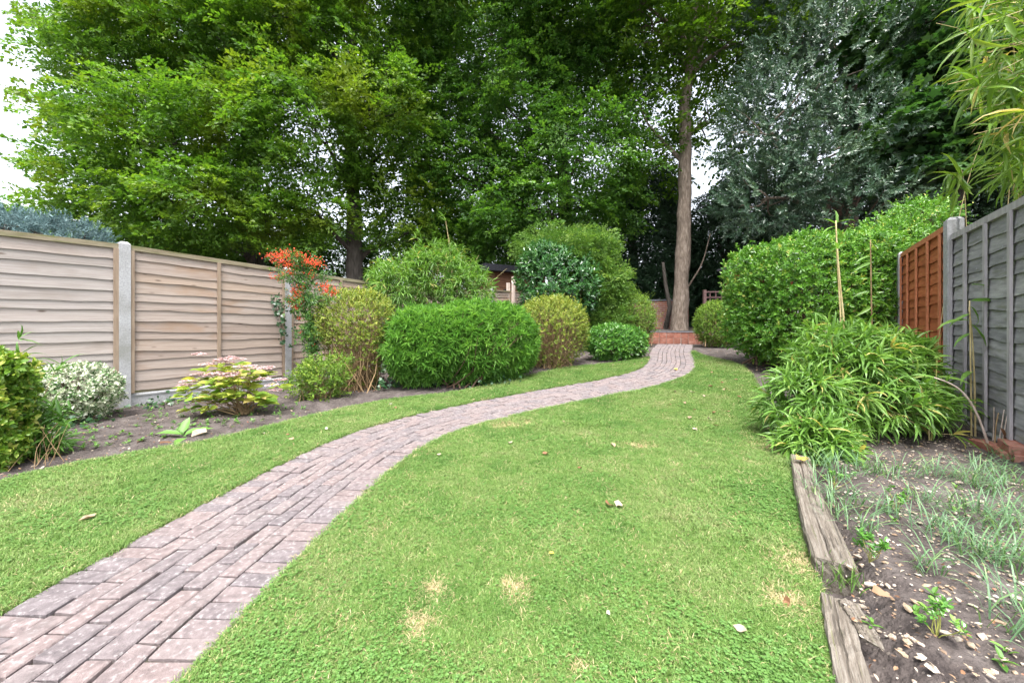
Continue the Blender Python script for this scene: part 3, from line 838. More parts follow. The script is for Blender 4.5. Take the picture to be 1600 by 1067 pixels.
def slat_vt(L, z0, z1, rng, wave, y0=-0.004, y1=-0.021, n=16):
    """one feather-edged lap board; its lower edge is wavy and stands proud of the board below"""
    x = np.linspace(0, L, n)
    ph = rng.random(4) * 6.28
    wv = wave * (np.sin(2.1 * x + ph[0]) + 0.6 * np.sin(4.7 * x + ph[1]) + 0.35 * np.sin(9.3 * x + ph[2])) + rng.normal(0, 0.0014, n)
    wy = wave * 0.35 * np.sin(3.1 * x + ph[3])
    lo, hi = z0 + wv, np.full(n, z1)
    t = 0.011
    rows = [np.stack([x, y0 + wy * 0, hi], -1), np.stack([x, y1 + wy, lo], -1), np.stack([x, y1 + t + wy, lo + 0.001], -1), np.stack([x, y0 + 0.004 + wy * 0, hi], -1)]
    V = np.concatenate(rows)
    i = np.arange(n - 1)
    Q = [np.stack([k * n + i, k * n + i + 1, (k + 1) * n + i + 1, (k + 1) * n + i], -1) for k in range(3)]
    return V, np.concatenate(Q)[:, ::-1]

def fence_panel(name, A, B, za0, za1, zb0, zb1, label, mats, battens, rng, n_slats=14, wave=0.006, group=None):
    """lap panel from A to B (garden on the local -y side); z range at either end"""
    A, B = np.asarray(A, float), np.asarray(B, float)
    d = B - A; L = float(np.hypot(*d)); rz = math.atan2(d[1], d[0])
    root = thing(name, (A[0], A[1], 0), label, "fence panel", group, rz)
    ms, mr, mb = mats
    def shear(V):
        V = V.copy(); f = V[:, 0] / L
        lo, hi = za0 * (1 - f) + zb0 * f, za1 * (1 - f) + zb1 * f
        V[:, 2] = lo + V[:, 2] * (hi - lo)
        return V
    def add(nm, V, Q, mat, r):
        V = shear(V); o0 = V.mean(0)
        ob = link(nm, mesh_from(nm, V - o0, Q, mat, np.full(len(V), r)), root); ob.location = tuple(o0)
    edges = np.linspace(0.015, 0.965, n_slats + 1) + np.concatenate([[0], rng.normal(0, 0.006, n_slats - 1), [0]])
    for k in range(n_slats):
        V, Q = slat_vt(L, edges[k], min(edges[k + 1] + 0.018, 0.975), rng, wave)
        V[:, 2] = V[:, 2]
        add("slat", V, Q, ms, float(np.clip(rng.normal(0.5, 0.25), 0, 1)))
    H_ = (za1 - za0)
    V, Q = box_vt(-0.0, L, -0.034, 0.022, 0.968, 1.0); add("top_rail", V, Q, mr, 0.5)
    V, Q = box_vt(0.0, L, -0.012, 0.03, 0.0, 0.03); add("bottom_rail", V, Q, mr, 0.5)
    for bx, bw in battens:
        V, Q = box_vt(bx * L - bw / 2, bx * L + bw / 2, -0.044, -0.0275, 0.002, 0.9665); add("batten", V, Q, mb, 0.5)
    return root

def gravel_board(name, A, B, z0, z1a, z1b, label, group=None):
    A, B = np.asarray(A, float), np.asarray(B, float)
    d = B - A; L = float(np.hypot(*d))
    prof = [(-0.025, 0), (0.025, 0), (0.025, 1), (-0.012, 1), (-0.025, 0.94), (-0.025, 0.88), (-0.017, 0.84), (-0.017, 0.2), (-0.025, 0.14)]
    n = len(prof); V, F = [], []
    for k, (x, h) in enumerate(((0, z1a - z0), (L, z1b - z0))):
        V += [(x, y, z * h) for y, z in prof]
    F = [(i, (i + 1) % n, n + (i + 1) % n, n + i) for i in range(n)] + [tuple(range(n))[::-1], tuple(range(n, 2 * n))]
    me = bpy.data.meshes.new(name); me.from_pydata(V, [], F); me.update(); me.materials.append(M['concrete'])
    o = link(name, me, None, (A[0], A[1], z0)); o.rotation_euler = (0, 0, math.atan2(d[1], d[0]))
    return tag(o, label, "gravel board", group)

rng = np.random.default_rng(77)
LP = [(-5.725, 2.95), (-4.755, 4.70), (-3.784, 6.45), (-2.774, 8.2), (-1.76, 9.95), (-0.62, 11.7), (0.45, 13.4), (1.5, 15.1)]
LT = [1.985, 2.026, 1.98, 1.93, 1.98, 2.14, 2.2, 2.3]
rzL = math.atan2(1.75, 0.985)
post_lbl = ["concrete fence post at the outer end of the broad pale panel behind the golden euonymus",
            "pale concrete fence post between the white variegated bush and the hydrangea",
            "concrete fence post with ivy, behind the orange berried firethorn",
            "concrete fence post at the edge of the bamboo behind the flared clipped bush",
            "concrete fence post hidden in the leaves of the tall bamboo",
            "concrete fence post with pointed cap beside the black roofed shed",
            "concrete fence post hidden behind the glossy laurel bush",
            "concrete fence post at the end of the fence behind the conifer"]
pan_lbl = ["pale grey pine lap fence panel with straight boards, behind the variegated bush",
           "warped tan lap fence panel with a middle batten, behind the hydrangea",
           "tan lap fence panel behind the firethorn and the flared clipped bush",
           "lap fence panel behind the tall bamboo and the feathery green shrub",
           "lap fence panel between the tall bamboo and the shed",
           "lap fence panel in front of the shed, topped by two pale stakes",
           "lap fence panel hidden behind the laurel and the conifer"]
gb_lbl = ["concrete gravel board under the pale straight boarded panel", "concrete gravel board showing behind the hydrangea",
          "concrete gravel board behind the firethorn", "concrete gravel board behind the feathery green shrub"]
for i, ((x, y), zt) in enumerate(zip(LP, LT)):
    if i == 7: continue                                       # nothing of it shows
    concrete_post("concrete_post", x, y, zt, rzL, post_lbl[i], "posts of the long tan fence", w=0.105)
def trim(A, B, g=0.035):
    A, B = np.asarray(A), np.asarray(B); d = nrm(B - A)
    return A + d * g, B - d * g
for i in range(6):
    A, B = trim(LP[i], LP[i + 1])
    lo0 = max(0.165, float(H(*LP[i])) + 0.14); lo1 = max(0.165, float(H(*LP[i + 1])) + 0.14)
    if i == 1: lo1 = 0.15
    bt = [(0.5, 0.042), (0.985, 0.05), (0.015, 0.05)] if i else [(0.5, 0.042), (0.982, 0.05), (0.018, 0.05)]
    if i == 0: bt = [(0.42, 0.042), (0.982, 0.055), (0.018, 0.05)]
    fence_panel("fence_panel", A, B, lo0, LT[i] - 0.035, lo1, LT[i + 1] - 0.035, pan_lbl[i], (M['wood_silver' if i == 0 else 'wood_pale'], M['wood_rail'], M['wood_batten']), bt, rng, 14,
                (0.0016, 0.0055, 0.0035)[i] if i < 3 else 0.0035, "panels of the long tan fence")
    if i < 3:
        gravel_board("gravel_board", A, B, min(float(H(*LP[i])), float(H(*LP[i + 1]))) - 0.12, lo0 - 0.003, lo1 - 0.003, gb_lbl[i], "gravel boards of the long tan fence")

# fence on the other side: silvered grey panel, post, red stained panel, post
dR = np.array([0.71, 1.0]) / math.hypot(0.71, 1.0)
R1 = np.array([4.37, 3.80]); R0 = R1 - dR * 2.02; R2 = np.array([5.62, 5.52]); R3 = R2 + dR * 2.0
rzR = math.atan2(dR[1], dR[0])
concrete_post("concrete_post", *R1, 2.07, rzR, "tall concrete fence post between the red panel and the grey panel", "posts of the red and grey fence", w=0.115)
concrete_post("concrete_post", *R2, 2.06, rzR, "concrete fence post between the red panel and the clipped hedge", "posts of the red and grey fence", w=0.11)
A, B = trim(R1, R0, 0.04)
fence_panel("fence_panel", A, B, 0.15, 1.895, 0.14, 1.88, "weathered silver grey lap fence panel beside the stony bed", (M['wood_grey'], M['wood_grey_batten'], M['wood_grey_batten']),
            [(0.012, 0.035), (0.2, 0.04), (0.42, 0.042), (0.64, 0.042), (0.86, 0.042), (0.985, 0.04)], rng, 14, 0.006, "panels of the red and grey fence")
gravel_board("gravel_board", A, B, -0.1, 0.147, 0.137, "concrete gravel board under the silver grey fence panel", "gravel boards of the red and grey fence")
A, B = trim(R2, R1, 0.04)
fence_panel("fence_panel", A, B, 0.2, 2.035, 0.17, 2.025, "red stained lap fence panel behind the bamboo clump", (M['wood_red'], M['wood_red_batten'], M['wood_red_batten']),
            [(0.015, 0.035), (0.2, 0.04), (0.42, 0.04), (0.66, 0.04), (0.88, 0.04)], rng, 14, 0.005, "panels of the red and grey fence")
gravel_board("gravel_board", A, B, -0.05, 0.197, 0.167, "concrete gravel board under the red stained fence panel", "gravel boards of the red and grey fence")

# ================================================================== BRICK STEPS, WALL, SHED, TRELLIS
def brick_vt(L, D, Hh, rng):
    b = 0.004
    V = []
    for z, ins in ((0, 0), (Hh - b, 0), (Hh, b)):
        for sx, sy in ((-1, -1), (1, -1), (1, 1), (-1, 1)):
            V.append((sx * (L / 2 - ins), sy * (D / 2 - ins), z))
    Q = []
    for k in (0, 4):
        for i in range(4):
            Q.append([k + i, k + (i + 1) % 4, k + 4 + (i + 1) % 4, k + 4 + i])
    Q.append([8, 9, 10, 11])
    return np.array(V, float), np.array(Q, np.int32)
end = PC[-1]; dE = nrm(PC[-1] - PC[-25]); dE = nrm(np.array([0.18, 1.0])); sE = np.array([dE[1], -dE[0]])
rzE = math.atan2(sE[1], sE[0])
zE = float(H(*end))
c0 = AT(1056, 530, 10.55)[:2]
step = thing("brick_step", (c0[0], c0[1], zE - 0.05), "two course red brick step at the far end of the path", "step", None, rzE)
V, Q = box_vt(-0.85, 0.72, 0.085, 0.5, 0.0, 0.34); ob = link("mortar_core", mesh_from("mortar_core", V, Q, M['mortar']), step)
V, Q = box_vt(-0.86, 0.72, 0.012, 0.3, 0.0, 0.185); link("mortar_bed", mesh_from("mortar_bed", V, Q, M['mortar']), step)
for row, (z, y, x0, n, hh) in enumerate(((0.035, 0.06, -0.82, 8, 0.155), (0.2, 0.13, -0.8, 8, 0.15))):
    for k in range(n):
        V, Q = brick_vt(0.178, 0.13, hh, rng)
        ob = link("brick", mesh_from("brick", V, Q, M['brick'], np.full(len(V), rng.random())), step)
        ob.location = (x0 + (k + 0.5) * 0.19 + rng.normal(0, 0.003), y + rng.normal(0, 0.003), z)
V, Q = box_vt(-0.84, 0.74, 0.06, 0.3, 0.352, 0.375); link("coping", mesh_from("coping", V, Q, M['slate']), step)

wc = AT(1022, 512, 14.6)
V, Q = box_vt(-1.2, 1.2, -0.11, 0.11, 0, 1.05)
def brick_tex(N, L, vec, col):
    bt = N.new("ShaderNodeTexBrick"); bt.inputs['Scale'].default_value = 1.0
    bt.inputs['Brick Width'].default_value = 0.225; bt.inputs['Row Height'].default_value = 0.075; bt.inputs['Mortar Size'].default_value = 0.008
    bt.inputs['Color1'].default_value = (0.3, 0.11, 0.07, 1); bt.inputs['Color2'].default_value = (0.22, 0.1, 0.08, 1); bt.inputs['Mortar'].default_value = (0.3, 0.27, 0.24, 1)
    mp = N.new("ShaderNodeMapping"); mp.inputs['Rotation'].default_value = (math.radians(90), 0, 0)
    tcx = N.new("ShaderNodeTexCoord")
    L.new(tcx.outputs['Object'], mp.inputs['Vector']); L.new(mp.outputs[0], bt.inputs['Vector'])
    return bt.outputs[0]
M['brickwall'] = noise_mat('far_brickwork', [(0, (0, 0, 0)), (1, (1, 1, 1))], extra=brick_tex, bump=0.2)
wall = thing("brick_wall", (wc[0], wc[1], float(H(wc[0], wc[1])) - 0.05), "low old brick wall in the shade beside the bare tree trunk", "wall", None, rzE)
link("wall_body", mesh_from("wall_body", V, Q, M['brickwall']), wall)
V, Q = box_vt(-1.24, 1.24, -0.14, 0.14, 1.052, 1.11); link("coping", mesh_from("coping", V, Q, M['slate']), wall)

# shed beyond the fence
sh = AT(795, 440, 14.6)
shed = thing("garden_shed", (sh[0], sh[1], float(H(sh[0], sh[1])) - 0.05), "brown timber shed with a black felt roof beyond the fence", "shed", None, 0.5)
zr = CAM_H + (HY - 432) / FPX * 14.6 - shed.location.z
for k in range(11):
    V, Q = box_vt(-1.35, 1.0, -1.0 - 0.008 * (k % 2), 1.0 + 0.008 * (k % 2), k * zr / 11, (k + 1) * zr / 11 - 0.012)
    link("board", mesh_from("board", V, Q, M['shed'], np.full(8, rng.random())), shed)
V, Q = box_vt(-1.33, 0.98, -0.985, 0.985, 0, zr); link("wall", mesh_from("wall", V, Q, M['shed'], np.full(8, .2)), shed)
V = np.array([(-1.6, -1.3, zr - 0.02), (1.25, -1.3, zr - 0.02), (1.25, 1.3, zr - 0.02), (-1.6, 1.3, zr - 0.02), (-1.6, -1.3, zr + 0.2), (1.25, -1.3, zr + 0.2), (1.25, 1.3, zr + 0.24), (-1.6, 1.3, zr + 0.24)], float)
link("roof", mesh_from("roof", V, np.array([[0, 3, 2, 1], [4, 5, 6, 7], [0, 1, 5, 4], [1, 2, 6, 5], [2, 3, 7, 6], [3, 0, 4, 7]]), M['felt']), shed)
V, Q = box_vt(-0.75, -0.45, -1.02, -0.99, zr - 0.75, zr - 0.6); link("vent", mesh_from("vent", V, Q, M['felt']), shed)

for (xa, ya, xb_, yb_, w, lb) in ((796, 458, 794, 442, 0.1, "short pale stake leaning at the fence top before the shed"), (801, 458, 802.5, 432, 0.1, "tall pale stake standing at the fence top before the shed")):
    a, b = AT(xa, ya + 70, 12.55), AT(xb_, yb_, 12.55)
    V, T = tube(np.array([a, (a + b) / 2, b]), w * 0.62, 4)
    tag(part("wooden_stake", V, T, M['stake'], None, origin=a), lb, "stake")

# trellis by the small round bush
tr0 = AT(1101, 500, 11.9); tr1 = AT(1137, 500, 11.9)
tb = float(H(tr0[0], 11.9))
trel = thing("trellis", (tr0[0], tr0[1], tb - 0.05), "plum brown square lattice trellis standing behind the small round bush", "trellis")
ztp = CAM_H + (HY - 454) / FPX * 11.9 - tb + 0.05
wT = tr1[0] - tr0[0]
V, Q = box_vt(-0.04, 0.04, -0.04, 0.04, 0, ztp + 0.02); link("post", mesh_from("post", V, Q, M['trellis']), trel)
V, Q = box_vt(wT - 0.04, wT + 0.05, -0.045, 0.045, 0, ztp + 0.1); ob = link("post", mesh_from("post", V, Q, M['orange_post']), trel); ob["label"] = "orange brown post"
for k in range(3):
    z = ztp - 0.04 - k * 0.17
    V, Q = box_vt(0.042, wT - 0.042, -0.012, 0.012, z - 0.02, z + 0.02); link("slat", mesh_from("slat", V, Q, M['trellis']), trel)
for k in range(3):
    x = wT * (k + 1) / 4
    V, Q = box_vt(x - 0.018, x + 0.018, 0.0135, 0.035, ztp - 0.46, ztp - 0.02); link("slat", mesh_from("slat", V, Q, M['trellis']), trel)

# small building whose slate eaves just show past the hedge
bh = AT(1158, 430, 13.0); bz = float(H(bh[0], bh[1]))
hut = thing("summer_house", (bh[0], bh[1], bz - 0.05), "small red walled garden hut with grey slate eaves behind the hedge", "hut")
zh = CAM_H + (HY - 419) / FPX * 13 - bz
V, Q = box_vt(-0.38, 1.6, -0.2, 0.25, 0, zh); link("wall", mesh_from("wall", V, Q, M['wood_red'], np.full(8, .5)), hut)
V = np.array([(-0.58, -0.4, zh), (1.8, -0.4, zh), (1.8, 0.45, zh), (-0.58, 0.45, zh), (-0.58, -0.4, zh + 0.07), (1.8, -0.4, zh + 0.07), (1.8, 0.45, zh + 0.07), (-0.58, 0.45, zh + 0.07), (0.6, 0.1, zh + 0.45)], float)
Tq = np.array([[0, 2, 1], [0, 3, 2], [0, 1, 5], [0, 5, 4], [1, 2, 6], [1, 6, 5], [2, 3, 7], [2, 7, 6], [3, 0, 4], [3, 4, 7], [4, 5, 8], [5, 6, 8], [6, 7, 8], [7, 4, 8]])
link("roof", mesh_from("roof", V, Tq, M['slate']), hut)

# ================================================================== TIMBER EDGING
def timber(name, p0, p1, w, h, label, rng, notch=False, split=True):
    p0, p1 = np.asarray(p0, float), np.asarray(p1, float)
    d = p1[:2] - p0[:2]; L = float(np.hypot(*d)); rz = math.atan2(d[1], d[0])
    n = 22
    x = np.linspace(0, L, n)
    prof = [(-0.5, 0), (0.5, 0), (0.5, 0.88), (0.46, 1), (0.1, 1.0), (0.06, 0.93), (0.02, 1.0), (-0.46, 1), (-0.5, 0.9)]
    V = []
    for i, xx in enumerate(x):
        ww = w * (1 + 0.1 * math.sin(3.1 * xx + 1) + rng.normal(0, 0.012))
        oy = 0.012 * math.sin(2.4 * xx)
        for j, (a, b) in enumerate(prof):
            V.append((xx + (rng.normal(0, 0.006) if i in (0, n - 1) else 0), a * ww + oy + rng.normal(0, 0.0015), b * h + (rng.normal(0, 0.002) if b > 0 else 0)))
    m = len(prof)
    Q = [[i * m + j, i * m + (j + 1) % m, (i + 1) * m + (j + 1) % m, (i + 1) * m + j] for i in range(n - 1) for j in range(m)]
    T = quads_to_tris(Q)
    T = np.concatenate([T, [[0, j + 1, j] for j in range(1, m - 1)], [[(n - 1) * m, (n - 1) * m + j, (n - 1) * m + j + 1] for j in range(1, m - 1)]])
    o = link(name, mesh_from(name, np.array(V), T, M['sleeper']), None, tuple(p0)); o.rotation_euler = (0, -math.atan2(p1[2] - p0[2], L), rz)
    return tag(o, label, "timber")
rng = np.random.default_rng(8)
s1a = np.array([1.265, 1.5, -0.05]); s1b = np.array([2.05, 2.74, -0.05])
timber("edging_timber", s1a, s1b, 0.125, 0.125, "long split grey timber sleeper edging the stony bed, yellow leaf on its end", rng)
s2a = np.array([0.66, 0.62, -0.06]); s2b = np.array([1.145, 1.35, -0.06])
timber("edging_timber", s2a, s2b, 0.08, 0.105, "rotten narrow timber sleeper with a broken end, edging the stony bed", rng)
timber("wood_fragment", np.array([1.1, 1.175, 0.03]), np.array([1.155, 1.315, 0.045]), 0.045, 0.016, "split flake of old grey wood beside the rotten sleeper", rng)

# ================================================================== TREES
NVAR = 9
SPRAYS = {}
def spray_set(mat, kind, k, length, width, L, W, templ, droop):
    """a few leafy twigs of one species, lying along local x"""
    key = (mat.name, kind, k, length, L, W)
    if key in SPRAYS: return SPRAYS[key]
    coll = bpy.data.collections.new("twigs_" + mat.name)      # not linked to the scene
    rr = np.random.default_rng(len(SPRAYS) + 900)
    for v in range(NVAR):
        one = np.zeros((1, 3)); ax = np.array([[1.0, 0, 0]]); up = np.array([[0, 0, 1.0]])
        rnd = np.clip(0.08 + 0.75 * v / (NVAR - 1) * 0.9 + rr.normal(0, 0.13, (1, k)), 0, 1)
        if kind == 'shoot':
            b = shoots(one, ax, k, length, L, W, 75, 20, templ, rr, rnd)
        else:
            b = sprays(one, ax, up, k, length, width, L, W, rr, rnd, templ, droop=droop if kind == 'spray' else 0.4, flat=0.45)
        coll.objects.link(bpy.data.objects.new("twig%d" % v, mesh_from("twig", b[0], b[1], mat, b[2])))
    SPRAYS[key] = coll
    return coll
def tree(name, label, cat, trunk, lobes, nspray, leafmat, bark, rng, k=42, length=0.85, width=0.5, L=0.1, W=0.062, kind='spray',
         inner=0.5, droop=0.25, limbs=None, zcut=None, group=None, limb_r=0.085, limb_from=None, twigs=0, templ='small'):
    """trunk: list of (x, y, z, r); lobes: (centre, radii) ellipsoids the foliage fills, each reached by a limb"""
    tp = np.array([t[:3] for t in trunk], float); tr = np.array([t[3] for t in trunk], float)
    root = thing(name, (tp[0, 0], tp[0, 1], tp[0, 2]), label, cat, group)
    P_ = resample(np.concatenate([tp, tr[:, None]], 1), max(8, 4 * len(tp)))
    pts, rad = P_[:, :3], P_[:, 3]
    pts = pts + np.concatenate([rng.normal(0, 0.012, (len(pts), 2)), np.zeros((len(pts), 1))], 1)
    th = tube(pts, rad * (1 + rng.normal(0, 0.03, len(rad))), 12)
    geo = [th]
    for c, R in lobes:
        c, R = np.asarray(c, float), np.asarray(R, float)
        zs = pts[:, 2]
        zt = c[2] - 0.35 * np.linalg.norm(c[:2] - tp[-1, :2]) - 0.6 * R[2]
        if limb_from is not None: zt = max(zt, limb_from)
        i = int(np.clip(np.searchsorted(zs, zt), 1, len(pts) - 1))
        cv = curve(pts[i], c, 0.05, 9, 0.08, rng)
        r0 = min(rad[i] * 0.7, limb_r + 0.012 * np.linalg.norm(c - pts[i]))
        geo.append(tube(cv, np.linspace(r0, 0.025, 9), 6))
        for _ in range(6):
            j = rng.integers(3, 9)
            e = c + unit(1, rng)[0] * R * 0.75
            geo.append(tube(curve(cv[j], e, 0.08, 6, 0.05, rng), np.linspace(0.035, 0.008, 6), 4, False))
    V, T = merge(geo)
    part("trunk", V, T, bark, root, smooth=True)
    # foliage
    area = np.array([(R[0] * R[2] + R[0] * R[1] + R[1] * R[2]) for c, R in lobes])
    cnt = np.maximum(1, (nspray * area / area.sum()).astype(int))
    Ps, Us = [], []
    for li, ((c, R), n) in enumerate(zip(lobes, cnt)):
        u = unit(int(n * 1.9), rng)
        r = 1 - inner * rng.random(len(u)) ** 1.6
        r = r * (1 + 0.16 * wob(u * np.asarray(R), 1.3, li + 0.5))
        p = np.asarray(c) + u * r[:, None] * np.asarray(R)
        ok = np.ones(len(p), bool)
        for lj, (c2, R2) in enumerate(lobes):
            if lj != li:
                ok &= (((p - np.asarray(c2)) / np.asarray(R2)) ** 2).sum(-1) > 0.42
        if zcut is not None: ok &= p[:, 2] > zcut
        Ps.append(p[ok][:n]); Us.append(u[ok][:n])
    P, U = np.concatenate(Ps), np.concatenate(Us)
    hz = nrm(np.stack([U[:, 0], U[:, 1], 0 * U[:, 0]], -1))
    n = len(P)
    coll = spray_set(leafmat, kind, k, length, width, L, W, templ, droop)
    if kind == 'spray':
        A = hz + rng.normal(0, 0.55, (n, 3)) * [1, 1, 0.65] + [0, 0, -0.1]
        Nn = np.array([0, 0, 0.9]) + 0.55 * U + rng.normal(0, 0.32, (n, 3))
    elif kind == 'shoot':
        A = U * 0.8 + [0, 0, 0.35] + rng.normal(0, 0.4, (n, 3))
        Nn = rng.normal(size=(n, 3))
    else:
        A = hz * 0.8 + [0, 0, -0.45] + rng.normal(0, 0.4, (n, 3))
        Nn = U + [0, 0, 0.6] + rng.normal(0, 0.35, (n, 3))
    scatter_gn("crown", P, rot_from(A, Nn), 0.65 + 0.75 * rng.random(n), rng.integers(0, NVAR, n), coll, root)
    return root

def lobe(px, py, Y, rx, ry, dy):
    return (AT(px, py, Y), np.array([rx / FPX * Y, dy, ry / FPX * Y]))

def trunk_px(lst, Y, base_px, r0):
    out = []
    for (px, py, r) in lst:
        p = AT(px, py, Y); out.append((*p, r))
    zb = float(H(out[0][0], Y))
    out[0] = (out[0][0], Y, zb - 0.1, out[0][3])
    return out

rt = np.random.default_rng(101)
# the bare barked tree at the end of the path
YT = 13.4
tree("lime_tree", "tall tree with a bare brown trunk rising behind the brick step", "tree",
     trunk_px([(1061, 513, 0.30), (1062, 490, 0.265), (1065, 440, 0.25), (1068, 380, 0.24), (1070, 300, 0.225), (1071, 230, 0.2), (1070, 165, 0.18), (1077, 110, 0.14), (1085, 30, 0.12), (1090, -80, 0.08)], YT, None, 0.3),
     [lobe(1010, 40, 13.6, 90, 90, 2.0), lobe(1120, 30, 12.8, 80, 75, 1.8), lobe(1180, 60, 13.4, 70, 70, 1.6), lobe(950, -40, 13, 120, 80, 2.5), lobe(1090, -90, 13, 150, 80, 3.0), lobe(1010, 190, 14.2, 50, 110, 1.2), lobe(1110, 190, 14.4, 45, 60, 1.0), lobe(1160, -10, 14.5, 110, 70, 1.6)],
     1900, M['lf_canopy'], M['bark'], rt, k=46, length=0.95, L=0.1, W=0.075, limb_from=CAM_H + (HY - 260) / FPX * YT, limb_r=0.07)

# big beeches beyond the fence
YB = 14.5
tree("beech_tree", "broad green beech with an ivy dark trunk beyond the firethorn", "tree",
     trunk_px([(556, 430, 0.33), (553, 330, 0.27), (548, 250, 0.2), (545, 150, 0.15), (552, 60, 0.12), (560, -60, 0.08)], YB, None, 0.4),
     [lobe(560, 90, 14.6, 110, 90, 2.6), lobe(600, -20, 14, 130, 80, 3.0), lobe(480, 200, 12.8, 90, 90, 2.0), lobe(620, 230, 14.6, 65, 110, 1.8), lobe(485, 325, 13.0, 52, 50, 1.3), lobe(655, 350, 15, 60, 70, 1.4), lobe(470, 40, 13.2, 100, 80, 2.0), lobe(590, 150, 12.6, 60, 60, 1.4)],
     3000, M['lf_beech'], M['bark_dark'], rt, k=58, L=0.098, W=0.064)
YC = 15.5
tree("beech_tree", "huge spreading beech overhanging the pale straight boarded fence panel", "tree",
     trunk_px([(400, 440, 0.35), (398, 330, 0.3), (390, 230, 0.25), (380, 170, 0.2), (350, 90, 0.15), (330, -20, 0.1)], YC, None, 0.4),
     [lobe(310, 60, 14.5, 105, 100, 3.0), lobe(220, 110, 14.0, 75, 70, 2.3), lobe(185, 205, 13.6, 50, 45, 1.6), lobe(255, 220, 12.6, 90, 75, 2.0), lobe(360, 190, 13.0, 70, 65, 1.8), lobe(400, 60, 14, 85, 85, 2.4), lobe(180, 300, 13.0, 66, 48, 1.7), lobe(300, 320, 12.2, 90, 62, 1.6),
      lobe(410, 330, 12.8, 66, 60, 1.4), lobe(225, 15, 15, 85, 55, 2.4), lobe(350, -70, 15, 160, 60, 3.0), lobe(245, 385, 13.0, 85, 28, 1.4), lobe(110, 45, 14.6, 40, 14, 0.8), lobe(105, 95, 14.4, 38, 12, 0.8), lobe(110, 335, 13.5, 40, 22, 0.9), lobe(95, 165, 14, 30, 8, 0.6), lobe(120, 255, 13.4, 45, 18, 0.9)],
     4700, M['lf_beech'], M['bark_dark'], rt, k=58, L=0.098, W=0.064)
YD = 16.0
tree("beech_tree", "dark dense beech arching over the shed and the conifer", "tree",
     trunk_px([(885, 440, 0.36), (885, 366, 0.32), (880, 260, 0.26), (870, 150, 0.2), (860, 20, 0.15), (855, -80, 0.14)], YD, None, 0.4),
     [lobe(760, 40, 15.0, 130, 100, 3.0), lobe(880, 20, 14.6, 110, 90, 3.0), lobe(800, 180, 15.0, 100, 95, 2.6), lobe(900, 250, 13.8, 95, 85, 2.0), lobe(740, 290, 15.6, 95, 100, 2.2), lobe(850, 330, 14.0, 100, 60, 1.8), lobe(820, -80, 14, 220, 80, 3.5), lobe(930, 130, 15.2, 80, 80, 2.0),
      lobe(700, 190, 16, 70, 90, 2.0), lobe(935, 330, 14.6, 48, 50, 1.2), lobe(780, 385, 15.5, 90, 40, 1.6)],
     5000, M['lf_beech2'], M['bark_dark'], rt, k=58, L=0.098, W=0.064)

# dark yews closing the view
yew_lbl = ["dark yew filling the shade between the conifer and the bare trunk", "dark yew growing behind the trellis and the bare trunk", "dark evergreen beyond the hedge and the red fence panel"]
for (px, Y, lst, lb, ns) in (
    (985, 17.5, [lobe(1000, 380, 17.5, 65, 130, 1.8), lobe(960, 440, 17.0, 50, 80, 1.4), lobe(1035, 430, 17.8, 55, 100, 1.6), lobe(1010, 310, 18, 40, 60, 1.2)], yew_lbl[0], 3000),
    (1135, 17.0, [lobe(1130, 400, 17.0, 60, 120, 1.8), lobe(1180, 350, 17.5, 65, 120, 1.8), lobe(1095, 440, 17.8, 50, 90, 1.5), lobe(1240, 380, 17, 70, 90, 1.8)], yew_lbl[1], 3200),
    (1480, 13.0, [lobe(1480, 300, 13, 85, 85, 1.8), lobe(1560, 290, 12.5, 80, 70, 1.8), lobe(1400, 350, 14, 80, 80, 1.6), lobe(1500, 210, 13.5, 60, 70, 1.4), lobe(1600, 230, 13.5, 60, 80, 1.4)], yew_lbl[2], 2400)):
    tree("yew_tree", lb, "tree", trunk_px([(px, 505, 0.22), (px + 3, 420, 0.17), (px + 6, 330, 0.1)], Y, None, 0.2), lst, ns, M['lf_yew'], M['bark_dark'], rt, k=44, length=0.7, width=0.45, L=0.12, W=0.042, kind='droop', group="dark evergreens closing the view")

# slim leaning stem and dead branch by the trunk
a, b = G(1050, 514), AT(1033, 420, 13.9)
V, T = tube(resample(np.array([G(1049, 513) + [0, .5, 0], AT(1047, 480, 13.9), AT(1040, 445, 13.9), AT(1036, 410, 13.9)]), 10), np.linspace(0.1, 0.05, 10), 8)
tag(part("tree_stem", V, T, M['bark_dark'], None, smooth=True, origin=V[0]), "slim leaning bare stem beside the foot of the bare brown trunk", "tree stem")
V, T = tube(smooth(resample(np.array([AT(1076, 447, 13.5), AT(1085, 433, 13.3), AT(1098, 412, 13.1), AT(1103, 392, 13.0), AT(1110, 365, 13.0)]), 14), 2, 1), np.linspace(0.032, 0.012, 14), 6)
tag(part("dead_branch", V, T, M['bark'], None, smooth=True, origin=V[0]), "bare pale dead branch jutting up from the bare brown trunk", "branch")

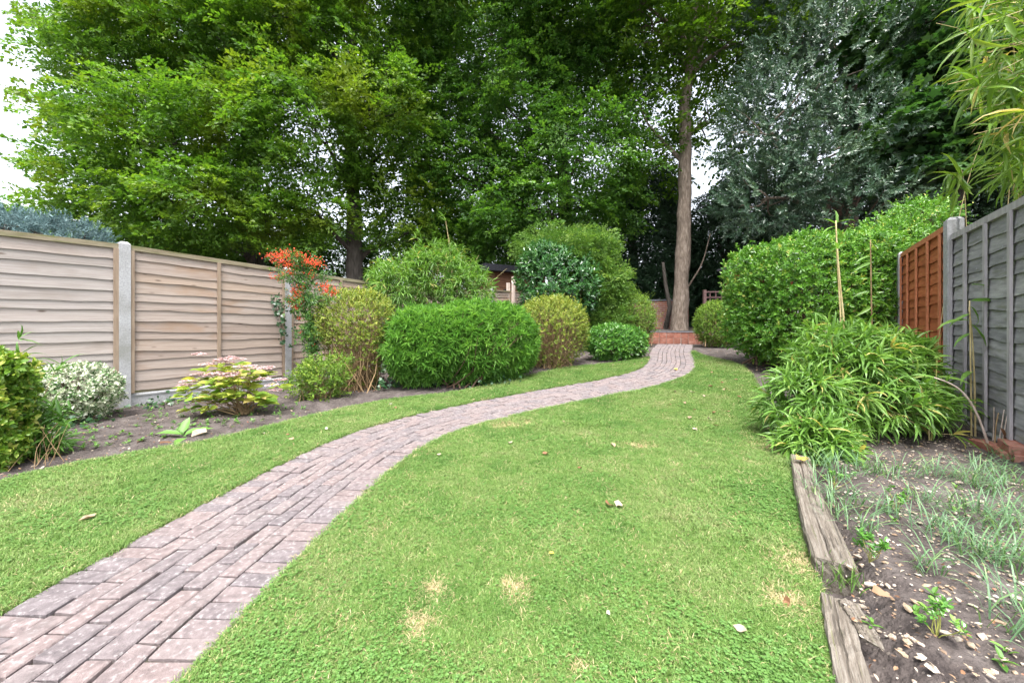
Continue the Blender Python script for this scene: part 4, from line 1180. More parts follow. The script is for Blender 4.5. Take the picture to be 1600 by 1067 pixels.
# grey-green holm oak over the hedge
tree("holm_oak", "silvery grey green evergreen oak behind the clipped hedge", "tree",
     trunk_px([(1325, 505, 0.3), (1322, 380, 0.27), (1328, 220, 0.22), (1330, 100, 0.18), (1335, -40, 0.1)], 12.0, None, 0.3),
     [lobe(1280, 120, 11.0, 110, 85, 1.8), lobe(1200, 200, 10.6, 75, 80, 1.5), lobe(1330, 230, 10.2, 105, 75, 1.6), lobe(1200, 310, 10.4, 75, 55, 1.4), lobe(1330, 330, 9.8, 95, 45, 1.3), lobe(1340, 30, 11.6, 100, 70, 1.8), lobe(1230, 40, 12, 75, 60, 1.6), lobe(1400, 140, 11.4, 70, 75, 1.5), lobe(1290, -60, 12, 150, 60, 2.2), lobe(1260, 270, 9.8, 60, 45, 1.1), lobe(1400, 265, 10.4, 50, 45, 1.0)],
     5000, M['lf_holly'], M['bark'], rt, k=34, length=0.36, L=0.075, W=0.036, kind='shoot', inner=0.42)
tree("maple_tree", "green maple with broad lobed leaves between the grey oak and the arching bamboo", "tree",
     trunk_px([(1500, 505, 0.16), (1495, 330, 0.13), (1490, 180, 0.1), (1485, 40, 0.06)], 9.6, None, 0.2),
     [lobe(1470, 190, 9.2, 65, 50, 1.2), lobe(1530, 150, 9.4, 60, 60, 1.2), lobe(1490, 90, 9.6, 70, 45, 1.2), lobe(1560, 220, 9.2, 55, 45, 1.0), lobe(1480, 245, 9.0, 50, 25, 0.9), lobe(1440, 30, 10, 70, 40, 1.2), lobe(1550, 50, 10, 70, 50, 1.2)],
     800, M['lf_syc'], M['bark_dark'], rt, k=30, length=0.8, L=0.14, W=0.14, templ='maple')
# blue juniper and small far trees at the outer end of the fence
tree("blue_juniper", "blue grey juniper showing above the pale straight boarded fence panel", "conifer",
     [(-7.6, 7.0, -0.1, 0.1), (-7.6, 7.0, 2.2, 0.04)],
     [lobe(40, 375, 6.6, 70, 30, 0.6), lobe(105, 385, 6.6, 55, 35, 0.5), lobe(-20, 360, 6.8, 55, 32, 0.6), lobe(10, 420, 6.8, 100, 50, 0.7), lobe(105, 420, 6.8, 45, 45, 0.5)],
     2600, M['lf_blue'], M['bark_dark'], rt, k=20, length=0.16, L=0.05, W=0.013, kind='shoot', inner=0.35)
tree("far_tree", "distant hazy green tree at the end of the fence beyond the juniper", "tree",
     [(-28, 24, -0.1, 0.3), (-28, 24, 5, 0.15)], [lobe(15, 345, 26, 28, 34, 2.0), lobe(50, 385, 25, 45, 40, 2.0), lobe(-30, 370, 26, 50, 45, 2.0)],
     800, M['lf_beech2'], M['bark_dark'], rt, k=40, length=1.2, L=0.16, W=0.1)

# dark understorey beyond the long fence
for (px, Y, lst, lb, ns) in (
    (470, 19.0, [lobe(440, 385, 18.5, 70, 50, 1.5), lobe(510, 400, 19, 60, 45, 1.5), lobe(360, 390, 18.5, 60, 40, 1.4)], "dark green thicket beyond the fence between the two big beech trunks", 1000),
    (640, 20.0, [lobe(620, 400, 20, 55, 55, 1.6), lobe(700, 385, 20, 70, 70, 1.8), lobe(780, 350, 20.5, 60, 90, 1.8)], "dark green thicket beyond the fence behind the tall bamboo", 1300),
    (230, 18.0, [lobe(200, 395, 18, 75, 34, 1.5), lobe(280, 400, 18, 70, 40, 1.5)], "dark green thicket beyond the pale straight boarded fence panel", 800)):
    tree("thicket", lb, "tree", trunk_px([(px, 505, 0.14), (px + 2, 430, 0.1), (px + 4, 390, 0.05)], Y, None, 0.2), lst, ns, M['lf_beech2'], M['bark_dark'], rt, k=58, L=0.098, W=0.064, group="thickets beyond the fence")

# ================================================================== SHRUBS
rs = np.random.default_rng(303)
def shrub_root(name, label, cat, base, group=None):
    return thing(name, base, label, cat, group)

def honeysuckle(box, label, mat, e=2.8, n=2600, ry=0.8, taper=None, brown=0.0, seed=1.0, lump=0.08, zmin=-0.95, wisps=0.0, name="clipped_honeysuckle"):
    c, R, base = px_box(*box, ry=ry)
    root = shrub_root(name, label, "shrub", base, "clipped honeysuckle bushes")
    P, Nn = super_shell(n, c, R, e, lump, 2.4, 0.28, zmin, taper, rs, seed, 0.35)
    if brown > 0:                                             # leaves thin out low on the side facing the path
        f = (P[:, 2] - c[2]) / R[2]
        keep = rs.random(len(P)) > brown * sstep(0.25, -0.35, f + 0.35 * wob(P, 3, seed)) * sstep(0.3, -0.2, (P[:, 1] - c[1]) / R[1])
        P, Nn = P[keep], Nn[keep]
    A = Nn * 0.8 + [0, 0, 0.45] + rs.normal(0, 0.35, P.shape)
    lv = Leaves()
    top = np.clip(0.3 + 0.45 * (P[:, 2] - c[2]) / R[2], 0, 1)[:, None]
    k = 11
    rnd = np.clip(0.32 + 0.3 * top + 0.14 * rs.normal(size=(len(P), 1)) + 0.14 * rs.normal(size=(len(P), k)), 0, 1)
    lv.b.append(shoots(P, A, k, 0.085 * (0.6 + 0.8 * rs.random(len(P))) * (1 + wisps * rs.random(len(P)) ** 4), 0.027, 0.0165, 75, 35, 'small', rs, rnd))
    lv.build("foliage", mat, root)
    q, _ = super_shell(260 if brown else 90, c, R * 0.97, e, lump, 2.4, 0.1, -0.6, taper, rs, seed)
    V, T = stems(base, q, 0.007, 0.0022, 3, R[0] * 0.28, 0.07, 6, rs)
    part("stem_cluster", V, T, M['twig'], root)
    if brown > 0:
        q, nq = super_shell(900, c, R * 0.96, e, lump, 2.4, 0.12, -0.95, taper, rs, seed)
        sel = (q[:, 1] < c[1] + 0.2 * R[1]) & ((q[:, 2] - c[2]) / R[2] < 0.35)
        q, nq = q[sel], nq[sel]
        tw = [tube(curve(p, p + (nrm(n_ * 0.4 + rs.normal(0, 0.7, 3) + [0, 0, 0.5])) * rs.uniform(0.08, 0.22), 0.12, 4, 0, rs), [0.0026, 0.0022, 0.0018, 0.001], 3, False) for p, n_ in zip(q, nq)]
        V, T = merge(tw); part("twigs", V, T, M['twig'] if seed < 2 else M['twig_dark'], root)
    return root, c, R

honeysuckle((504, 610, 460, 612), "flared clipped golden honeysuckle with bare brown stems, beside the firethorn", M['lf_gold'], 3.4, 2900, 0.75,
            lambda z: np.interp(z, [-1, -0.6, 0.1, 0.5, 1], [0.52, 0.6, 0.93, 1.04, 0.98]), 0.9, 1.0, 0.05)
honeysuckle((812, 912, 467, 577), "rounded golden honeysuckle with a brown twiggy side, beside the feathery shrub", M['lf_gold'], 2.6, 3000, 1.0, None, 0.75, 2.5, 0.06)
honeysuckle((955, 1018, 463, 540), "lime green honeysuckle bush beside the foot of the path steps, next to the conifer", M['lf_lime'], 2.4, 2700, 0.9, None, 0.4, 3.3, 0.07, wisps=2.5)
honeysuckle((1091, 1152, 474, 541), "small round lime honeysuckle ball in front of the trellis", M['lf_lime'], 2.3, 2700, 1.0, None, 0.0, 4.1, 0.05)

# feathery green shrub
c, R, base = px_box(612, 832, 476, 606, ry=0.7)
root = shrub_root("feathery_shrub", "wide mounded bright green shrub with narrow fingered leaves, below the tall bamboo", "shrub", base)
PL_ = []
for (x0, x1, yt, yb, n_) in ((610, 728, 484, 608, 1750), (676, 790, 474, 604, 1600), (745, 834, 480, 596, 1300)):
    c_, R_, b_ = px_box(x0, x1, yt, yb, ry=0.95)
    PL_.append(super_shell(n_, c_, R_, 2.5, 0.16, 3.2, 0.36, -0.93, lambda z: np.interp(z, [-1, -0.7, 0, 1], [0.82, 0.95, 1.02, 0.95]), rs, x0 * 0.1, 0.5))
P, Nn = np.concatenate([a[0] for a in PL_]), np.concatenate([a[1] for a in PL_])
A = Nn * 0.9 + [0, 0, 0.4] + rs.normal(0, 0.3, P.shape)
k = 11
top = np.clip((P[:, 2] - c[2]) / R[2], -1, 1)[:, None]  # higher leaves get paler tones: light from above put into the leaf colour
rnd = np.clip(0.5 + 0.1 * top + 0.26 * rs.normal(size=(len(P), 1)) + 0.1 * rs.normal(size=(len(P), k)), 0, 1)
Leaves_ = Leaves(); Leaves_.b.append(shoots(P, A, k, 0.05, 0.105, 0.0165, 85, 35, 'small', rs, rnd, jit=0.18)); Leaves_.build("foliage", M['lf_choisya'], root)
q, _ = super_shell(130, c, R * 0.9, 3, 0.05, 2, 0.1, -0.1, None, rs, 6.0)
V, T = stems(base, q, 0.012, 0.003, 4, R[0] * 0.2, 0.05, 6, rs); part("branches", V, T, M['twig_dark'], root)

# clipped hedge by the red fence, with a taller unclipped end
HEDGE_LV = Leaves()
c1, R1_, base = px_box(1128, 1400, 368, 566, ry=0.62, fwd=0.35)
c1 = np.array([AT(1278, 460, 6.5)[0], 6.5, 0]); zt = CAM_H + (HY - 372) / FPX * 6.3
zb = float(H(c1[0], 6.6)); c1[2] = (zt + zb) / 2
R1_ = np.array([1.28, 0.9, (zt - zb) / 2])
root = shrub_root("clipped_hedge", "large clipped bright green hedge with a domed top, behind the bamboo clump", "hedge", (c1[0], c1[1], zb))
hb = [(c1, R1_, 3.2, 7500), (AT(1380, 392, 6.3), np.array([0.55, 0.5, 0.42]), 2.1, 1100), (AT(1425, 352, 6.5), np.array([0.36, 0.36, 0.33]), 2.0, 420), (AT(1462, 335, 6.6), np.array([0.22, 0.25, 0.18]), 2.0, 130), (AT(1172, 470, 6.7), np.array([0.36, 0.5, 0.85]), 2.6, 1200), (AT(1340, 400, 6.1), np.array([0.45, 0.5, 0.35]), 2.2, 700)]
for i, (cc, RR, ee, nn_) in enumerate(hb):
    P, Nn = super_shell(nn_, cc, RR, ee, (0.07 if i == 0 else 0.24), 3.4, 0.26, -0.97 if i in (0, 4) else -0.7, None, rs, 7.0 + i, 0.5)
    A = Nn * 0.9 + [0, 0, 0.4] + rs.normal(0, 0.35, P.shape)
    HEDGE_LV.b.append(shoots(P, A, 9, 0.065 * (1 + (3.2 if i in (1, 2, 3) else 0.7) * rs.random(len(P)) ** 3), 0.052, 0.024, 85, 25, 'small', rs))
HEDGE_LV.build("foliage", M['lf_hedge'], root)
qs = []
for cc, RR, ee, nn_ in hb:
    q, _ = super_shell(70, cc, RR * 0.93, ee, 0.05, 2, 0.15, -0.5, None, rs, 7.0); qs.append(q)
V, T = stems((c1[0], c1[1], zb), np.concatenate(qs), 0.016, 0.004, 4, 0.4, 0.06, 6, rs); part("branches", V, T, M['twig_dark'], root)

# glossy laurel
c = AT(872, 448, 9.6); R = np.array([0.92, 0.8, 0.88])
root = shrub_root("laurel_bush", "glossy dark green laurel bush behind the rounded golden honeysuckle", "shrub", (c[0], c[1], float(H(c[0], c[1]))))
P, Nn = super_shell(1150, c, R, 2.0, 0.26, 3.2, 0.36, -0.9, None, rs, 3.2, 0.3)
P2_, N2_ = super_shell(350, AT(850, 410, 9.5), np.array([0.42, 0.4, 0.34]), 2.0, 0.3, 4, 0.4, -0.9, None, rs, 1.2, 0.3)
P, Nn = np.concatenate([P, P2_]), np.concatenate([Nn, N2_])
A = Nn * 0.9 + [0, 0, 0.5] + rs.normal(0, 0.3, P.shape)
lv = Leaves(); lv.b.append(shoots(P, A, 8, 0.14 * (1 + 0.9 * rs.random(len(P)) ** 3), 0.1, 0.044, 85, 25, 'small', rs)); lv.build("foliage", M['lf_laurel'], root)
q, _ = super_shell(70, c, R * .9, 2.2, .1, 2, .2, -.6, None, rs, 3.2); V, T = stems(root.location, q, 0.016, 0.004, 4, 0.12, 0.06, 6, rs); part("branches", V, T, M['twig_dark'], root)

# cypress
cb = AT(905, 500, 10.4)
root = shrub_root("cypress", "feathery yellow green cypress rising behind the laurel bush", "conifer", (cb[0], cb[1], float(H(cb[0], cb[1]))))
V, T = tube(np.array([np.array(root.location), AT(905, 440, 10.4), AT(900, 385, 10.4)]), [0.09, 0.07, 0.03], 7); part("trunk", V, T, M['bark_dark'], root)
lv = Leaves(); P_, A_, N_ = [], [], []
for (px, py, Y, rx, ry_, n) in ((890, 392, 10.3, 60, 30, 380), (930, 385, 10.2, 26, 20, 130), (850, 385, 10.5, 38, 22, 160), (925, 440, 10.0, 40, 40, 330), (945, 490, 10.0, 32, 48, 330), (895, 480, 10.6, 50, 46, 240), (955, 440, 10.1, 22, 25, 120), (940, 530, 9.8, 30, 30, 200)):
    u = unit(n, rs); r = 1 - 0.4 * rs.random(n) ** 1.5
    P_.append(AT(px, py, Y) + u * r[:, None] * np.array([rx / FPX * Y, rx / FPX * Y * 0.9, ry_ / FPX * Y])); A_.append(u * [1, 1, 0.2] + [0, 0, 0.1] + rs.normal(0, 0.35, (n, 3)))
P, A = np.concatenate(P_), np.concatenate(A_)
lv.b.append(sprays(P, A, np.array([0, 0, 1.0]) + rs.normal(0, 0.45, P.shape), 34, 0.36, 0.5, 0.075, 0.024, rs, droop=0.4, flat=0.25))
lv.build("foliage", M['lf_conifer'], root)

# low glossy shrub
c, R, base = px_box(918, 1004, 512, 563, ry=0.8)
root = shrub_root("low_glossy_shrub", "low mound of glossy bright green leaves in front of the lime honeysuckle", "shrub", base)
P, Nn = super_shell(1100, c, R, 2.3, 0.12, 2.4, 0.3, -0.95, None, rs, 5.2, 0.3)
lv = Leaves(); lv.b.append(shoots(P, Nn * 0.9 + [0, 0, 0.5] + rs.normal(0, 0.3, P.shape), 8, 0.08, 0.065, 0.03, 85, 25, 'small', rs)); lv.build("foliage", M['lf_gloss'], root)
q, _ = super_shell(50, c, R * .9, 2.2, .1, 2, .2, -.6, None, rs, 3.2); V, T = stems(base, q, 0.008, 0.003, 3, 0.1, 0.06, 5, rs); part("branches", V, T, M['twig_dark'], root)

# ---- variegated ball
c, R, base = px_box(58, 166, 578, 664, ry=0.85)
c = c + [0, 0, 0.03]
root = shrub_root("variegated_euonymus", "small rounded white and green variegated bush against the pale fence", "shrub", base)
P, Nn = super_shell(1500, c, R, 2.2, 0.13, 3.5, 0.3, -0.85, None, rs, 8.2, 0.25)
k = 10
rnd = np.clip(0.52 + 0.12 * rs.normal(size=(len(P), 1)) + 0.28 * rs.normal(size=(len(P), k)), 0, 1)
lv = Leaves(); lv.b.append(shoots(P, Nn * 0.9 + [0, 0, 0.35] + rs.normal(0, 0.4, P.shape), k, 0.05, 0.028, 0.016, 85, 25, 'small', rs, rnd)); lv.build("foliage", M['lf_varieg'], root)
q, _ = super_shell(90, c, R * .9, 2.2, .1, 2, .2, -.6, None, rs, 3.2); V, T = stems(base, q, 0.006, 0.002, 3, 0.05, 0.06, 5, rs); part("branches", V, T, M['twig_dark'], root)

# ---- golden euonymus cut by the picture edge
c, R, base = px_box(-85, 30, 560, 742, ry=0.9)
root = shrub_root("golden_euonymus", "upright yellow and green euonymus bush in front of the pale fence, over strappy leaves", "shrub", base)
lv = Leaves()
for cc, RR, n in ((c + [0, 0, R[2] * 0.45], R * [0.95, 0.95, 0.56], 900), (c - [0, 0, R[2] * 0.35], R * [0.95, 0.9, 0.62], 900), (AT(20, 578, c[1]), np.array([0.08, 0.08, 0.06]), 110)):
    P, Nn = super_shell(n, cc, RR, 2.0, 0.3, 6, 0.45, -0.9, None, rs, 9.2, 0.2)
    lv.b.append(shoots(P, Nn * 0.9 + [0, 0, 0.4] + rs.normal(0, 0.35, P.shape), 9, 0.06, 0.036, 0.021, 85, 25, 'oval', rs))
lv.build("foliage", M['lf_euon'], root)
q, _ = super_shell(60, c, R * .9, 2.2, .1, 2, .2, -.6, None, rs, 3.2); V, T = stems(base, q, 0.006, 0.002, 3, 0.05, 0.06, 5, rs); part("branches", V, T, M['twig_dark'], root)

# ---- firethorn with berries
g = G(487, 612)
root = shrub_root("firethorn", "firethorn with clusters of orange red berries on a thin upright stem by the fence post", "shrub", g)
Yp = g[1] - 0.05
def pp(x, y, dy=0.0): return AT(x, y, Yp + dy)
main = resample(np.array([pp(490, 612), pp(488, 560), pp(484, 500), pp(482, 450), pp(470, 410)]), 14)
br = [tube(main, np.linspace(0.016, 0.007, 14), 6)]
arms = [((482, 450), (425, 398)), ((478, 430), (495, 400)), ((484, 470), (523, 455)), ((486, 500), (450, 465)), ((480, 440), (436, 436)), ((485, 470), (455, 452)), ((484, 440), (512, 432)), ((475, 420), (450, 395)), ((488, 530), (497, 520)), ((486, 520), (468, 525))]
ap = []
for (x0, y0), (x1, y1) in arms:
    cv = curve(pp(x0, y0), pp(x1, y1, rs.normal(0, 0.12)), 0.06, 7, 0.03, rs); ap.append(cv); br.append(tube(cv, np.linspace(0.007, 0.003, 7), 4, False))
V, T = merge(br); part("branches", V, T, M['twig_dark'], root)
allp = np.concatenate([resample(a, 40) for a in ap] + [resample(main[4:], 130)])
P = allp[rs.integers(0, len(allp), 950)] + rs.normal(0, 0.05, (950, 3))
lv = Leaves(); lv.b.append(shoots(P, rs.normal(0, 1, P.shape) + [0, -0.3, 0.3], 7, 0.06, 0.034, 0.013, 80, 30, 'small', rs)); 
for (x, y, rr, n) in ((490, 575, 0.11, 150), (487, 540, 0.08, 130), (487, 505, 0.07, 110), (478, 470, 0.08, 90), (500, 470, 0.08, 70)):
    q = pp(x, y) + rs.normal(0, rr, (n, 3)) * [0.7, 0.7, 1.2]; lv.b.append(shoots(q, rs.normal(0, 1, q.shape), 7, 0.06, 0.034, 0.013, 80, 30, 'small', rs))
lv.build("foliage", M['lf_pyra'], root)
ico = np.array([[0, 0, 1], [0.89, 0, 0.45], [0.28, 0.85, 0.45], [-0.72, 0.53, 0.45], [-0.72, -0.53, 0.45], [0.28, -0.85, 0.45], [0.72, 0.53, -0.45], [-0.28, 0.85, -0.45], [-0.89, 0, -0.45], [-0.28, -0.85, -0.45], [0.72, -0.53, -0.45], [0, 0, -1]])
icot = np.array([[0, 1, 2], [0, 2, 3], [0, 3, 4], [0, 4, 5], [0, 5, 1], [1, 6, 2], [2, 7, 3], [3, 8, 4], [4, 9, 5], [5, 10, 1], [6, 7, 2], [7, 8, 3], [8, 9, 4], [9, 10, 5], [10, 6, 1], [11, 7, 6], [11, 8, 7], [11, 9, 8], [11, 10, 9], [11, 6, 10]])
bc = [(425, 400, 8, 70), (440, 400, 9, 90), (452, 396, 9, 90), (468, 400, 9, 100), (482, 408, 9, 90), (492, 412, 9, 90), (445, 413, 9, 80), (460, 412, 10, 100), (448, 430, 6, 50), (455, 427, 6, 50), (465, 455, 9, 80), (470, 465, 9, 80), (458, 470, 7, 60), (462, 478, 6, 40), (475, 448, 6, 40), (515, 450, 8, 80), (521, 458, 8, 80), (510, 458, 6, 40), (432, 433, 6, 40), (487, 495, 4, 25), (495, 528, 4, 20), (500, 524, 3, 16), (486, 430, 6, 30), (465, 482, 5, 30), (490, 475, 4, 20), (470, 520, 3, 12), (438, 410, 7, 40), (505, 447, 6, 40), (493, 540, 3, 12), (468, 497, 3, 12)]
B = np.concatenate([pp(x, y) + rs.normal(0, 1, (n, 3)) * np.array([s * 0.75, s * 0.7, s * 0.45]) / FPX * Yp for x, y, s, n in bc])
rr = 0.0082 * (0.8 + 0.4 * rs.random(len(B)))
V = (B[:, None] + ico[None] * rr[:, None, None]).reshape(-1, 3); T = (icot[None] + (np.arange(len(B)) * 12)[:, None, None]).reshape(-1, 3)
bo = part("berries", V, T, M['berry'], root, np.repeat(rs.random(len(B)), 12), True); bo["kind"] = "stuff"

# low yellow-green shrub at the firethorn's foot
c, R, base = px_box(458, 545, 552, 626, ry=0.7)
root = shrub_root("low_lime_shrub", "low loose yellow green shrub around the foot of the firethorn", "shrub", base)
P, Nn = super_shell(430, c - [0, 0, 0.06], R * [1, 1, 0.95], 2.0, 0.4, 5, 0.7, -0.9, None, rs, 4.4, 0.2)
lv = Leaves(); lv.b.append(shoots(P, Nn * 0.5 + [0, -0.1, 0.6] + rs.normal(0, 0.5, P.shape), 11, 0.13, 0.042, 0.018, 80, 30, 'small', rs)); lv.build("foliage", M['lf_lime'], root)
q, _ = super_shell(60, c, R * .9, 2.2, .1, 2, .2, -.6, None, rs, 3.2); V, T = stems(base, q, 0.005, 0.002, 3, 0.08, 0.06, 5, rs); part("branches", V, T, M['twig'], root)

# ================================================================== single-leaf builder
LEAF_MESH = {}
def leaf_obj(name, parent, P, D, Nn, L, W, templ, mat, rnd):
    key = (templ, mat.name, round(rnd * 7))
    if key not in LEAF_MESH:
        tv, tf = TEMPL[templ]
        LEAF_MESH[key] = mesh_from(name, tv, tf, mat, np.full(len(tv), round(rnd * 7) / 7.0), templ in ('oval', 'blade'))
    D = nrm(D); Nn = nrm(Nn - np.dot(Nn, D) * D); S = np.cross(D, Nn)
    o = link(name, LEAF_MESH[key], parent)
    pl = np.array(parent.location)
    m = Matrix.Identity(4)
    for i in range(3):
        m[i][0] = D[i] * L; m[i][1] = S[i] * W; m[i][2] = Nn[i] * L; m[i][3] = P[i] - pl[i]
    o.matrix_local = m
    return o

# ---- hydrangea: every leaf and flower head a part
g = G(372, 650)
root = shrub_root("hydrangea", "yellow green lacecap hydrangea with faded pink flower heads, by the tan fence panel", "shrub", g)
Yh = g[1] + 0.12
c = AT(367, 612, Yh); R = np.array([0.48, 0.36, 0.32])
tips, _ = super_shell(64, c, R, 2.2, 0.1, 3, 0.75, -0.6, None, rs, 2.2)
tips = tips[:50]
st = []
for t in tips:
    st.append(tube(curve(np.array(g) + rs.normal(0, 0.04, 3) * [1, 1, 0] + [0, 0.1, 0], t, 0.05, 6, 0.02, rs), np.linspace(0.006, 0.003, 6), 4, False))
V, T = merge(st); part("stems", V, T, M['twig'], root)
for i, t in enumerate(tips):
    ax = nrm(t - (c - [0, 0, 0.35]))
    for j in range(6):
        ph = j * 2.4 + i; d = np.array([math.cos(ph), math.sin(ph), 0.0])
        D = nrm(d * 0.9 + ax * (0.55 - 0.1 * (j % 3)) + [0, 0, -0.15])
        s = rs.uniform(0.1, 0.16)
        leaf_obj("leaf", root, t + ax * (-0.02 * (j // 2)) + d * 0.01, D, ax + [0, 0, 0.6] + rs.normal(0, 0.25, 3), s, s * 0.68, 'oval', M['lf_hyd'], float(np.clip(rs.normal(0.5, 0.27) - (0.25 if i % 9 == 0 else 0), 0, 1)))
tops = tips[tips[:, 2] > c[2] + 0.02]
hp = np.concatenate([tops + [0, 0, 0.08], np.array([AT(x, y, Yh - 0.15) for x, y in ((312, 552), (345, 560), (360, 557), (395, 575), (412, 590), (425, 600), (430, 608), (308, 593), (385, 618))])])
for t in hp:
    n = 44
    a = rs.random(n) * 6.28; r = np.sqrt(rs.random(n)) * 0.068
    P = t + np.stack([np.cos(a) * r, np.sin(a) * r, 0.012 - r * 0.4 + rs.normal(0, 0.004, n)], -1)
    P4 = np.repeat(P, 4, 0); ph = np.tile(np.arange(4) * 1.571, n) + np.repeat(rs.random(n) * 6.28, 4)
    V, T, Rr = leaves_vt(P4, np.stack([np.cos(ph), np.sin(ph), 0.2 + 0 * ph], -1), np.tile([0, 0, 1.0], (4 * n, 1)) + rs.normal(0, 0.3, (4 * n, 3)), np.repeat(np.where(r > 0.046, 0.02, 0.009), 4), np.repeat(np.where(r > 0.046, 0.019, 0.009), 4), np.repeat(np.clip(rs.normal(0.55, 0.3, n), 0, 1), 4))
    part("flower_head", V, T, M['fl_hyd'], root, Rr)

# ---- broad dock plant
g = G(290, 690)
root = shrub_root("dock_plant", "broad leaved dock weed in bare soil beside a large dry leaf", "plant", g)
for (x0, y0, x1, y1, L, W, up) in ((285, 682, 240, 690, 0.2, 0.075, 0.25), (283, 680, 268, 668, 0.16, 0.07, 0.5), (284, 682, 275, 652, 0.17, 0.08, 1.6), (292, 682, 322, 665, 0.2, 0.08, 0.2), (290, 688, 296, 700, 0.15, 0.09, 0.0), (288, 684, 300, 676, 0.12, 0.06, 0.6)):
    d = np.array([(x1 - x0), -(y1 - y0) * 2.2, 0]) / 50.0; d = nrm(d) + [0, 0, up]
    leaf_obj("leaf", root, G(x0, y0) + [0, 0, 0.02], d, np.array([0, -0.3, 1.0]) if up < 1 else np.array([0.3, -1, .3]), L, W, 'oval', M['lf_weed'], 0.6)

# ================================================================== BAMBOO
def cane_path(p0, p1, bend, n=9, rng=rs):
    return curve(p0, p1, bend, n, 0.0, rng)
def bamboo(name, label, base, canes, clusters, mat, rng, canemat='cane', Lr=(0.1, 0.19), asp=0.13, single=0, group=None, cane_r=0.0055, down=-0.35, stalks=0.2):
    """canes: list of point arrays; clusters: (points, outward axes) leaf fans of 4-7 blades at each point"""
    root = thing(name, base, label, "bamboo", group)
    for cp in canes:
        V, T = tube(cp, np.linspace(cane_r, cane_r * 0.45, len(cp)), 5, False); part("cane", V, T, M[canemat], root, smooth=True)
    geo = []
    P, A = clusters
    n = len(P)
    sel = rng.permutation(n)[:int(n * stalks)]
    for i in sel:
        geo.append(tube(np.array([P[i] - nrm(A[i]) * rng.uniform(0.06, 0.2), P[i]]), [0.0022, 0.0012], 3, False))
    if geo:
        V, T = merge(geo); part("branchlets", V, T, M[canemat], root, smooth=True)["kind"] = "stuff"
    k = 6
    A = nrm(A)
    e1, e2 = frame(A, rng)
    ph = (np.arange(k)[None] / k * 6.28) + rng.random((n, 1)) * 6.28
    op = rng.uniform(0.35, 1.05, (n, k))
    D = A[:, None] * np.cos(op)[..., None] + (np.cos(ph)[..., None] * e1[:, None] + np.sin(ph)[..., None] * e2[:, None]) * np.sin(op)[..., None]
    D[..., 2] += down * rng.random((n, k))
    Nn = np.array([0, 0, 1.0]) + 0.5 * A[:, None] + rng.normal(0, 0.35, (n, k, 3))
    L = rng.uniform(*Lr, (n, k)); W = L * asp * rng.uniform(0.8, 1.25, (n, k))
    rnd = np.clip(0.45 + 0.18 * rng.normal(size=(n, 1)) + 0.2 * rng.normal(size=(n, k)), 0, 1)
    PP = np.repeat(P[:, None], k, 1).reshape(-1, 3); D = D.reshape(-1, 3); Nn = Nn.reshape(-1, 3); L = L.ravel(); W = W.ravel(); rnd = rnd.ravel()
    if single:                                                # the largest leaves facing the lawn are leaves of their own
        score = L / np.maximum(PP[:, 1] - 0.25 * PP[:, 2] , 0.3)
        order = np.argsort(-score)
        big, rest = order[:single], order[single:]
        for i in big:
            leaf_obj("leaf", root, PP[i], D[i], Nn[i], L[i], W[i], 'blade', mat, rnd[i])
    else:
        rest = np.arange(len(L))
    if len(rest):
        lv = Leaves(); lv.add(PP[rest], D[rest], Nn[rest], L[rest], W[rest], rnd[rest], 'blade')
        lv.build("foliage", mat, root)
    return root

# clump beside the lawn
rb = np.random.default_rng(404)
P_, A_ = [], []
cl = [(1330, 612, 3.4, 0.56, 0.5, 0.5, 520), (1258, 635, 3.3, 0.3, 0.35, 0.36, 190), (1410, 610, 3.4, 0.28, 0.3, 0.4, 110), (1275, 692, 2.95, 0.24, 0.22, 0.16, 120), (1345, 570, 3.7, 0.45, 0.4, 0.36, 180)]
for (px, py, Y, rx, ry_, rz_, n) in cl:
    u = unit(n * 2, rb); u = u[u[:, 1] < 0.5][:n]; u[:, 2] = np.where(u[:, 2] < -0.55, -u[:, 2], u[:, 2])
    r = (1 - 0.45 * rb.random(len(u)) ** 1.4) * (1 + 0.3 * wob(u, 2.5, px * 0.01)) * (1 + 0.18 * (rb.random(len(u)) ** 5))
    q = AT(px, py, Y) + u * r[:, None] * [rx, ry_, rz_]
    q[:, 2] = np.maximum(q[:, 2], 0.06)
    P_.append(q); A_.append(u * [1, 1, 0.5] + [0, -0.1, 0.15] + rb.normal(0, 0.3, u.shape))
g = G(1340, 690)
canes = []
for k in range(70):
    x, y = rb.normal(1350, 45), rb.uniform(635, 672)
    b0 = G(min(max(x, 1250), 1480), y)
    canes.append(cane_path(b0, b0 + np.array([rb.normal(0, 0.14), rb.normal(0, 0.12), rb.uniform(0.3, 0.62)]), 0.04, rng=rb))
bam = bamboo("bamboo_clump", "dense bright green bamboo clump spilling over the lawn edge before the red panel", g, canes, (np.concatenate(P_), np.concatenate(A_)), M['lf_bamboo'], rb, 'cane', (0.1, 0.2), 0.12, 240)

